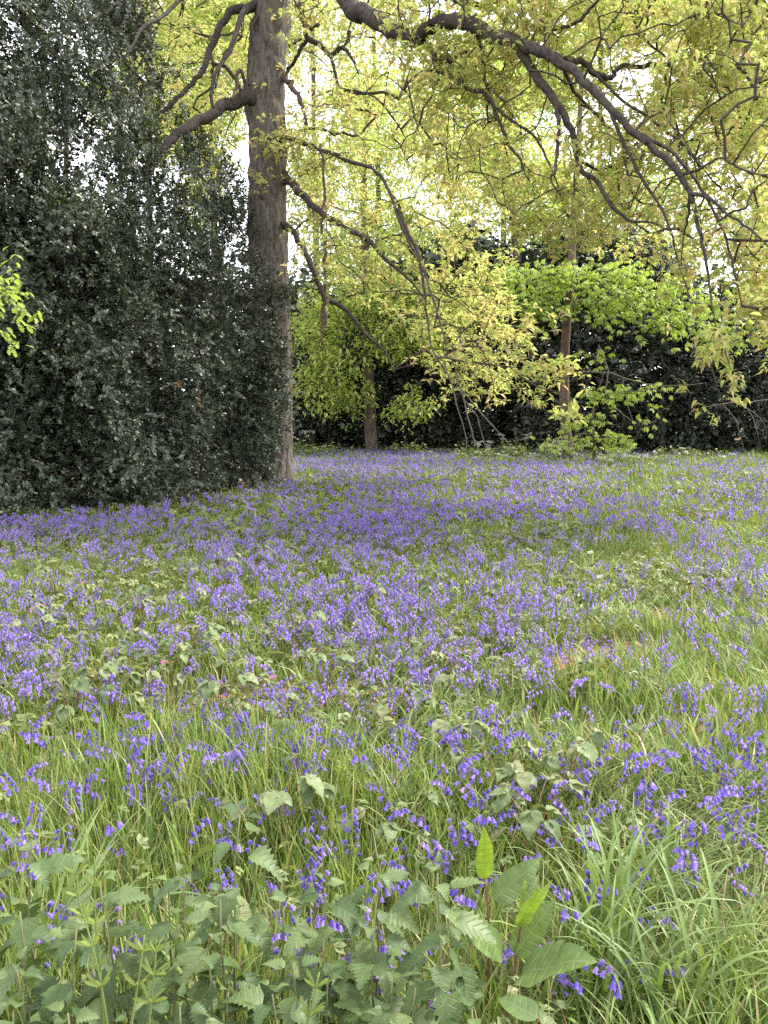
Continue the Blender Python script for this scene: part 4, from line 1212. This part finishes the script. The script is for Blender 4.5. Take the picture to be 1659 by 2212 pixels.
for q in near_i:
    vsel = int(rs.integers(0, 6))
    sm, bells, C, h = BB[vsel]
    lm = landmark(u[q], v_[q])
    lab, grp = 'violet bluebell ' + lm, 'bluebells ' + lm
    s = rs.uniform(.75, 1.05)
    t = thing('bluebell', lab, 'bluebell', (x[q], y[q], float(gz(x[q], y[q]))), rs.uniform(0, 6.28), grp)
    t.rotation_euler = (rs.normal(0, .1), rs.normal(0, .1), rs.uniform(0, 6.28))
    t.scale = (s, s, s)
    obj('stem', sm, t)
    for (R, p, sc_) in bells:
        obj('bell', BELL, t, M4(R, p, sc_))
xr, yr = x[od[300:]], y[od[300:]]

def bell_tpl(seed, lod):
    rs = np.random.default_rng(seed)
    h = rs.uniform(.24, .36)
    C = stem_curve(h, rs.uniform(1.0, 2.2), seed, 6)
    items = []
    r = .002 if lod == 0 else .003
    if lod == 0:
        V, F = tube(C, r, 3, cap=False); items.append((V, F, .5, 1))
    else:
        A = C[[0, 2]]; V = np.concatenate([A - [0, r, 0], A + [0, r, 0]]); items.append((V, np.array([(0, 1, 3), (0, 3, 2)]), .5, 1))
    nb = rs.integers(6, 10)
    for q in range(nb):
        t = .70 + .30 * (q + .5) / nb
        fi = t * 5; i0 = min(int(fi), 4)
        p = C[i0] + (C[i0 + 1] - C[i0]) * (fi - i0) + np.array([.008, (1 if q % 2 else -1) * rs.uniform(.006, .02), -.003])
        sd_ = 4 if lod == 0 else 3
        a_ = np.linspace(0, 6.283, sd_, endpoint=False) + rs.uniform(0, 6)
        if lod == 0:
            ring1 = np.stack([.0062 * np.cos(a_), .0062 * np.sin(a_), np.full(sd_, -.008)], -1)
            ring2 = np.stack([.0098 * np.cos(a_ + .4), .0098 * np.sin(a_ + .4), np.full(sd_, -.020)], -1)
            v = np.concatenate([[(0, 0, 0)], ring1, ring2])
            f = []
            for k in range(sd_):
                n = (k + 1) % sd_
                f += [(0, 1 + k, 1 + n), (1 + k, 1 + sd_ + k, 1 + n)]
        else:
            v = np.concatenate([[(0, 0, .004)], np.stack([.0098 * np.cos(a_), .0098 * np.sin(a_), np.full(sd_, -.021)], -1)])
            f = [(0, 1 + k, 1 + (k + 1) % sd_) for k in range(sd_)]
        R = rotz((1 if q % 2 else -1) * rs.uniform(.3, 1.2)) @ roty(-rs.uniform(.2, .7))
        items.append((v * rs.uniform(.85, 1.2) @ R.T + p, np.array(f), rs.random(), 0))
    return tpl_join(items)
B0 = [bell_tpl(920 + k, 0) for k in range(8)]
B1 = [bell_tpl(940 + k, 1) for k in range(8)]
acc = Acc()
def put_bells(x, y, tpl, seed, sc_):
    rs = np.random.default_rng(seed)
    N = len(x)
    T = np.stack([x, y, gz(x, y)], -1)
    R = rotz(rs.uniform(0, 6.28, N)) @ rotx(rs.normal(0, .12, N)) @ roty(rs.normal(0, .12, N))
    s = rs.uniform(.8, 1.15, N) * sc_
    for k in range(8):
        acc.add(*scatter(tpl[k], R[k::8], T[k::8], s[k::8]))
put_bells(xr, yr, B0, 950, .92)
x, y = bell_spots(5.2, 9.5, 190, 951, 1.6)
put_bells(x, y, B0, 952, 1.0)
x, y = bell_spots(9.5, 29, 190, 953)
put_bells(x, y, B1, 954, 1.0)
print('far bells', len(x), 'tris', sum(len(f) for f in acc.F))
tag(obj('bluebell_carpet', acc.mesh('bluebell_carpet', [M['bell'], M['flower_stem']])), 'carpet of bluebells spreading back to the hedge', 'bluebells', kind='stuff')

# ---------------------------------------------------------------- nettles
teeth = [(0, 0)]
for k in range(7):
    t = .02 + k * .13
    env = math.sin(min(1, (t + .16) / .42) * math.pi / 2) * (1 - max(0, t - .12) / .90) ** 1.05
    teeth += [(t + .015, .42 * env * .76), (t + .105, .44 * env)]
teeth = [p for p in teeth if p[0] < .97] + [(1, 0)]
NL = []
for k in range(4):
    v, f, l_ = leaf(teeth, [.22, .38, .12, .30][k], [.35, .6, .25, .8][k], .02, -.12)
    NL.append(mesh('leaf', v, f, M['nettle'], np.full(len(v), k * .25), True, None, l_))
NETTLES = [(500, 1735, .68), (62, 1790, .60), (215, 1868, .55), (400, 1872, .55), (690, 1878, .56), (355, 1885, .5), (255, 1955, .5), (145, 1980, .5), (482, 1900, .58), (592, 1925, .52), (352, 2015, .45), (745, 1930, .5), (705, 1985, .48), (815, 1960, .52), (330, 2085, .4),
           (288, 2160, .42), (385, 2150, .44), (482, 2120, .42), (562, 2170, .38), (602, 2110, .45), (830, 2080, .46), (810, 2170, .40), (949, 1858, .62), (830, 1835, .55), (945, 2000, .5), (885, 2100, .44), (60, 2060, .45), (30, 1950, .5), (160, 2140, .4), (100, 2185, .38), (700, 2095, .43), (770, 2040, .45), (640, 2050, .46), (905, 2190, .36), (20, 2150, .42), (440, 2010, .5), (1010, 2130, .4), (985, 1950, .42)]
rs = np.random.default_rng(970)
ORD = ['first', 'second', 'third', 'fourth', 'fifth', 'sixth', 'seventh', 'eighth', 'ninth', 'tenth', 'eleventh', 'twelfth', 'thirteenth', 'fourteenth', 'fifteenth']
NLAB = {}
for rname, lo, hi in (('back row', 0, 1900), ('second row', 1900, 2000), ('third row', 2000, 2105), ('bottom row', 2105, 9999)):
    row = sorted([q for q in range(len(NETTLES)) if lo <= NETTLES[q][1] < hi], key=lambda q: NETTLES[q][0])
    for k, q in enumerate(row):
        NLAB[q] = '%s nettle from the left in the %s of the nettle clump' % (ORD[k], rname)
NLAB[0] = 'tallest nettle, its single tip standing above all others'
NLAB[22] = 'tall dark stemmed nettle between the nettle clump and the dock'
for q, (px, py, h) in enumerate(NETTLES):
    top = at_h(px, py, h)
    gx, gy = top[0], top[1]
    lab, grp = NLAB[q], 'nettles in the clump'
    t = thing('nettle', lab, 'nettle', (gx, gy, float(gz(gx, gy))), rs.uniform(0, 6.28), grp)
    n = 8
    C = np.stack([rs.normal(0, .004, n).cumsum(), rs.normal(0, .004, n).cumsum(), np.linspace(0, h - .02, n)], -1)
    V, F = tube(C, np.linspace(.0038, .0018, n), 5)
    obj('stem', mesh('stem', V, F, M['nettle_stem'], np.full(len(V), rs.random())), t)
    zt = h - .012; a0 = rs.uniform(0, 6.28); k = 0; gap = .018
    while zt > .10:
        L = float(np.interp(k, [0, 1, 2, 3, 5, 8], [.024, .045, .068, .083, .088, .072])) * rs.uniform(.85, 1.15)
        c = np.array([np.interp(zt, C[:, 2], C[:, 0]), np.interp(zt, C[:, 2], C[:, 1]), zt])
        for sgn in (0, math.pi):
            az = a0 + k * math.pi / 2 + sgn + rs.normal(0, .25)
            pitch = float(np.interp(k, [0, 1, 2, 4], [-.75, -.3, .0, .25])) + rs.normal(0, .18)
            R = rotz(az) @ roty(pitch) @ rotx(rs.normal(0, .25))
            off = R @ np.array([.012 + .008 * min(k, 3), 0, 0])
            obj('leaf', NL[int(rs.integers(0, 4))], t, M4(R, c + off, L))
        zt -= gap; gap = min(gap * 1.55, .072); k += 1

# ---------------------------------------------------------------- dock
dprof = [(0, 0), (.03, .10), (.10, .17), (.22, .205), (.36, .215), (.5, .20), (.64, .17), (.77, .125), (.88, .07), (.95, .03), (1, 0)]
def place_leaf(base, tip, nrm):
    base, tip = np.asarray(base), np.asarray(tip)
    L = np.linalg.norm(tip - base)
    return M4(frames((tip - base) / L, nrm), base, L)
def dock_leaf(wscale, curl, wave, mat):
    v, f, l_ = leaf([(t, hw * wscale) for t, hw in dprof], .22, curl, wave)
    return mesh('leaf', v, f, mat, np.full(len(v), random.random()), True, None, l_)
DK = at_h(1108, 2200, .02)
dock = thing('dock_plant', 'broad leaved dock with large smooth leaves and two glowing yellow green young ones', 'dock', DK)
DM = Matrix.Translation(-Vector(DK))
DY = float(DK[1])
def dstem(pts):
    P = at(np.array([p[0] for p in pts]), np.array([p[1] for p in pts]), np.array([p[2] for p in pts]))
    V, F = tube(smooth_path(P, 5), np.linspace(.0042, .0022, (len(P) - 1) * 5 + 1), 6)
    o = obj('stem', mesh('stem', V, F, M['dock_stem'], np.full(len(V), .5)), dock); o.matrix_local = DM
dstem([(1112, 2215, DY), (1110, 2130, DY), (1120, 2030, DY - .02), (1128, 1990, DY - .03)])
dstem([(1052, 2215, DY + .05), (1056, 2100, DY + .02), (1055, 1990, DY), (1048, 1895, DY - .02)])
for (b, t_, nrm, ws, cu, wv, mt) in [
    ((1124, 2108, DY - .10), (1266, 2046, DY - .28), (.25, -.6, .8), .95, .12, .05, 'dock'),
    ((1066, 1942, DY + .02), (1172, 1852, DY + .05), (.25, -.9, .55), 1.0, .05, .05, 'dock'),
    ((1046, 1898, DY - .02), (1046, 1785, DY - .05), (.1, -.95, .2), .68, .0, .05, 'dock_young'),
    ((1120, 2000, DY - .08), (1166, 1918, DY - .10), (.2, -.9, .3), .75, .0, .06, 'dock_young'),
    ((1126, 1992, DY - .07), (1194, 1900, DY - .06), (-.3, -.9, .2), .45, .0, .06, 'dock_young'),
    ((1122, 1985, DY - .06), (1136, 1893, DY - .03), (.3, -.9, .1), .40, .0, .06, 'dock_young'),
    ((1125, 1990, DY + .02), (1162, 1888, DY + .08), (.1, -.9, .3), .6, .0, .05, 'dock'),
    ((1112, 2062, DY - .02), (1196, 1945, DY - .04), (-.35, -.85, .4), .85, .1, .05, 'dock'),
    ((1085, 2062, DY - .05), (978, 1958, DY - .15), (.35, -.6, .75), .7, .15, .03, 'dock'),
    ((1162, 2200, DY - .30), (1068, 2138, DY - .22), (.2, -.6, .8), 1.1, .2, .03, 'dock')]:
    me = dock_leaf(ws, cu, wv, M[mt])
    obj('leaf', me, dock, DM @ place_leaf(at(*b), at(*t_), nrm))

# ---------------------------------------------------------------- arching broad grass tufts
bl = []
for k in range(5):
    n = 9; L = 1.0
    t = np.linspace(0, 1, n); th = .15 + [1.2, 1.7, 2.1, .8, 1.5][k] * t ** 1.4
    xx = np.concatenate([[0], np.cumsum(np.sin(th[:-1]) / (n - 1))]); zz = np.concatenate([[0], np.cumsum(np.cos(th[:-1]) / (n - 1))])
    wd = .016 * (1 - t ** 2.5) * (.6 + .8 * np.minimum(t * 3, .5))
    A = np.stack([xx, -wd, zz + wd * .35], -1); B = np.stack([xx, wd, zz + wd * .35], -1); Cc = np.stack([xx, 0 * xx, zz], -1)
    V = np.concatenate([A, Cc, B]); f = []
    for q in range(n - 1):
        f += [(q, q + 1, n + q + 1, n + q), (n + q, n + q + 1, 2 * n + q + 1, 2 * n + q)]
    bl.append(mesh('blade', V, np.array(f), M['tuft'], np.full(len(V), k * .2)))
TUFTS = [((1300, 2060), 48, .42, 'tall arching tuft of pale broad grass behind the dock'), ((1290, 2170), 40, .36, 'arching grass tuft beside the largest dock leaf'), ((1440, 2200), 44, .36, 'grass tuft at the bottom between two bluebell groups'), ((1560, 2130), 40, .34, 'loose grass tuft by the picture edge'), ((1400, 1960), 34, .34, 'grass tuft just behind the tallest arching tuft'), ((130, 2130), 24, .42, 'broad bladed grass tuft among the outer nettles')]
rs = np.random.default_rng(985)
for (pp, nb, L, lab) in TUFTS:
    b = at_h(pp[0], pp[1], .02)
    t = thing('grass_tuft', lab, 'grass tuft', (b[0], b[1], float(gz(b[0], b[1]))), 0, 'broad bladed grass tufts')
    for q in range(nb):
        R = rotz(rs.uniform(0, 6.28)) @ roty(rs.normal(0, .18))
        p = np.array([rs.normal(0, .05), rs.normal(0, .05), -.005])
        obj('blade', bl[int(rs.integers(0, 5))], t, M4(R, p, L * rs.uniform(.65, 1.3)))

# ---------------------------------------------------------------- cleavers
cl_v, cl_f, cl_l = leaf([(0, 0), (.3, .07), (.75, .085), (1, 0)], .2, .2)
CL = mesh('leaf', cl_v, cl_f, M['cleaver'], np.full(len(cl_v), .5), True, None, cl_l)
rs = np.random.default_rng(990)
for pts, lab in [([(235, 2230, 1.35), (215, 2110, 1.36), (190, 2010, 1.38), (172, 1950, 1.40), (166, 1890, 1.42)], 'cleavers with whorled narrow leaves leaning over the outer nettles'),
                 ([(225, 2230, 1.40), (212, 2060, 1.42), (205, 1960, 1.44), (204, 1850, 1.46)], 'upright cleavers beside the leaning one'),
                 ([(320, 2235, 1.28), (328, 2150, 1.29), (335, 2080, 1.30), (338, 2030, 1.31)], 'pale stemmed cleavers at the bottom among low nettles'),
                 ([(282, 2225, 1.34), (300, 2110, 1.36), (312, 2020, 1.38)], 'short cleavers between the two taller cleavers'),
                 ([(655, 2235, 1.30), (672, 2180, 1.31), (690, 2100, 1.33)], 'thin cleavers stem below the middle nettles')]:
    P = smooth_path(at(np.array([p[0] for p in pts]), np.array([p[1] for p in pts]), np.array([p[2] for p in pts])), 5)
    b = P[0]
    t = thing('cleavers_plant', lab, 'cleavers', b, 0, 'cleavers')
    CM = Matrix.Translation(-Vector(b))
    V, F = tube(P, np.linspace(.0028, .0015, len(P)), 4)
    o = obj('stem', mesh('stem', V, F, M['cleaver'], np.full(len(V), .8)), t); o.matrix_local = CM
    dd = unit(np.gradient(P, axis=0))
    for k in range(4, len(P), 4):
        for a_ in range(6):
            R = frames(dd[k], (0, -1, .2)) @ rotx(a_ * 1.047 + k) @ rotz(rs.uniform(.7, 1.15))
            o = obj('leaf', CL, t, CM @ M4(R, P[k], rs.uniform(.028, .042)))

# ---------------------------------------------------------------- brambles
bprof = [(0, 0), (.06, .20), (.12, .22), (.18, .31), (.26, .29), (.33, .36), (.42, .32), (.5, .34), (.6, .27), (.68, .27), (.78, .17), (.86, .14), (1, 0)]
BL = []
for k in range(3):
    v, f, l_ = leaf(bprof, .25, [.2, .4, .3][k], .08)
    BL.append(mesh('leaflet', v, f, M['bramble'], np.full(len(v), k * .3), True, None, l_))
BRAMB = [(610, 1640, .34, 8, 'grey green bramble with drooping ribbed leaves in the middle of the near grass'), (470, 1440, .36, 7, 'bramble standing over the bare pinkish patch'), (545, 1450, .34, 6, 'bramble on the far rim of the bare pinkish patch'), (330, 1390, .36, 7, 'bramble rising from the dense bluebells behind the bare patch'),
         (210, 1390, .34, 6, 'bramble at the dark gap in the outer bluebells'), (1130, 1610, .30, 6, 'bramble with flattened leaves in the trampled grass'), (1080, 1590, .30, 5, 'smaller bramble beside the flattened leaved one'), (1170, 1720, .28, 5, 'bramble sprig with three pale leaves behind the dock'), (1230, 1560, .32, 6, 'bramble shading a dark hollow in the bluebells'),
         (1150, 1690, .26, 4, 'low bramble sprig with olive leaves'), (840, 1700, .26, 4, 'yellowish bramble sprig in the middle of the near bluebells'), (700, 1390, .34, 6, 'pale bramble beyond the bare patch'), (60, 1280, .40, 6, 'bramble clump at the picture edge below the holly'), (400, 1330, .36, 6, 'bramble half buried in dense violet'),
         (640, 1300, .36, 6, 'bramble in the dense violet below the oak'), (480, 1180, .42, 7, 'pale bramble at the foot of the holly'), (560, 1160, .40, 6, 'bramble near the oak foot'), (790, 1230, .36, 6, 'bramble in line below the thin brown trunk'), (300, 1250, .38, 6, 'bramble amid the outer violet mass'), (930, 1250, .36, 5, 'bramble in the open violet middle'),
         (830, 1480, .3, 5, 'bramble beside the scattered bare soil'), (990, 1530, .3, 5, 'bramble sprig with upright leaves'), (430, 1880, .3, 4, 'reddish tinged bramble among the nettles'), (1090, 2205, .22, 4, 'pale bramble leaf cluster below the dock'), (1250, 2190, .2, 3, 'bramble sprig under the largest dock leaf'), (150, 1440, .34, 6, 'bramble left of the bare pinkish patch'),
         (250, 1440, .34, 5, 'bramble between the dark gap and the bare patch'), (960, 1390, .32, 4, 'bramble beyond the trampled grass'), (1500, 1240, .3, 4, 'bramble in the sunny green grass'), (120, 1200, .42, 6, 'bramble just under the outermost holly')]
rs = np.random.default_rng(995)
for (px, py, h, nl, lab) in BRAMB:
    tp_ = at_h(px, py, h)
    b = (tp_[0], tp_[1], float(gz(tp_[0], tp_[1])))
    t = thing('bramble', lab, 'bramble', b, 0, 'brambles in the meadow')
    for q in range(nl):
        az = q * 2.4 + rs.uniform(-.5, .5); hh = h * rs.uniform(.6, 1.0); rr = rs.uniform(.05, .16)
        c = np.array([[0, 0, 0], [rr * .35 * math.cos(az), rr * .35 * math.sin(az), hh * .7], [rr * math.cos(az), rr * math.sin(az), hh]])
        P = smooth_path(c, 4)
        V, F = tube(P, np.linspace(.003, .0012, len(P)), 4)
        cane = obj('cane', mesh('cane', V, F, M['dock_stem'], np.full(len(V), .5)), t)
        for da, sz in ((-1.15, .8), (0, 1.05), (1.15, .8)):
            R = rotz(az + da + rs.normal(0, .15)) @ roty(rs.uniform(.05, .6)) @ rotx(rs.normal(0, .25))
            obj('leaflet', BL[int(rs.integers(0, 3))], cane, M4(R, P[-1], .075 * sz * rs.uniform(.85, 1.25)))

# ---------------------------------------------------------------- cow parsley under the far trees
rs = np.random.default_rng(1000)
um = []
for k in range(9):
    a_ = k * 2.4; r = .022 * math.sqrt(k) * 1.3
    c = np.array([r * math.cos(a_), r * math.sin(a_), -.3 * r])
    s_ = .018
    s_ = .013
    um.append((np.array([c + [s_, 0, .004], c + [0, s_, 0], c + [-s_, 0, .004], c + [0, -s_, 0]]), np.array([(0, 1, 2), (0, 2, 3)]), rs.random(), 0))
um = tpl_join(um)
UM = mesh('umbel', um['v'], um['f'], M['white_petal'], um['rnd'], False)
def parsley(px, py, yd, h, lab, grp):
    c = at(px, py, yd); b = np.array([c[0], c[1], float(gz(c[0], c[1]))])
    t = thing('cow_parsley', lab, 'cow parsley', b, rs.uniform(0, 6.28), grp)
    for q in range(4):
        az = rs.uniform(0, 6.28); rr = rs.uniform(.02, .14); hh = h * rs.uniform(.75, 1.1)
        P = smooth_path(np.array([[0, 0, 0], [rr * .2 * math.cos(az), rr * .2 * math.sin(az), hh * .6], [rr * math.cos(az), rr * math.sin(az), hh]]), 3)
        V, F = tube(P, .005, 3)
        ps = obj('stem', mesh('stem', V, F, M['flower_stem'], np.full(len(V), .7)), t)
        for w_ in range(2):
            obj('umbel', UM, ps, M4(rotx(rs.normal(0, .3)), P[-1] + rs.normal(0, .04, 3) * [1, 1, .4], rs.uniform(.8, 1.4)))
for k in range(12):
    parsley(1165 + k * 6.5 + rs.uniform(-4, 4), 985, 24.3 + rs.uniform(-.4, .6), rs.uniform(.45, .8), 'white cow parsley around the foot of the reddish trunk', 'cow parsley by the reddish trunk')
for k in range(10):
    parsley(1295 + k * 11 + rs.uniform(-5, 5), 990, 22.5 + rs.uniform(-1.5, .8), rs.uniform(.3, .6), 'white cow parsley in the grass beyond the sapling', 'cow parsley beyond the sapling')
for k in range(6):
    parsley(1005 + k * 26 + rs.uniform(-8, 8), 985, 26 + rs.uniform(-.8, .8), rs.uniform(.55, .85), 'white cow parsley under the bare trailing twigs', 'cow parsley under the trailing twigs')

# ---------------------------------------------------------------- a few small single flowers
pf = []
for k in range(5):
    v, f, _ = leaf([(0, 0), (.7, .32), (1, 0)], .1, .1)
    pf.append((v @ rotz(k * 1.2566).T, f, random.random(), 0))
pf = tpl_join(pf)
PK = mesh('petals', pf['v'] * .0065, pf['f'], M['pink_petal'], pf['rnd']); WK = mesh('petals', pf['v'] * .011, pf['f'], M['white_petal'], pf['rnd'])
for (px, py, h, me, nm, lab) in [(70, 1305, .34, PK, 'campion', 'pink campion at the picture edge in dense violet'), (92, 1300, .36, PK, 'campion', 'second pink campion from the picture edge'), (180, 1250, .36, PK, 'campion', 'pink campion below the holly among bluebells'), (355, 1425, .34, PK, 'campion', 'lone pink campion beside a bramble'), (590, 1455, .34, PK, 'campion', 'pink campion behind the bare patch'),
                             (1275, 1195, .3, WK, 'white_flower', 'single white flower in the far green grass'), (1296, 1245, .3, WK, 'white_flower', 'white flower nearer than the other white one')]:
    c = at_h(px, py, h)
    t = thing(nm, lab, 'flower', (c[0], c[1], float(gz(c[0], c[1]))))
    V, F = tube(np.array([[0, 0, 0], [.01, 0, h * .5], [0, 0, h]]), .002, 4)
    obj('stem', mesh('stem', V, F, M['flower_stem'], np.full(len(V), .5)), t)
    for k in range(3):
        obj('petals', me, t, M4(rotx(1.0 + .3 * k) @ rotz(k), np.array([.012 * (k - 1), -.004 * k, h + .004 * k]), 1.4))

print('objects', len(bpy.data.objects), 'tris', sum(len(o.data.polygons) for o in bpy.data.objects if o.type == 'MESH' and o.data.users == 1))
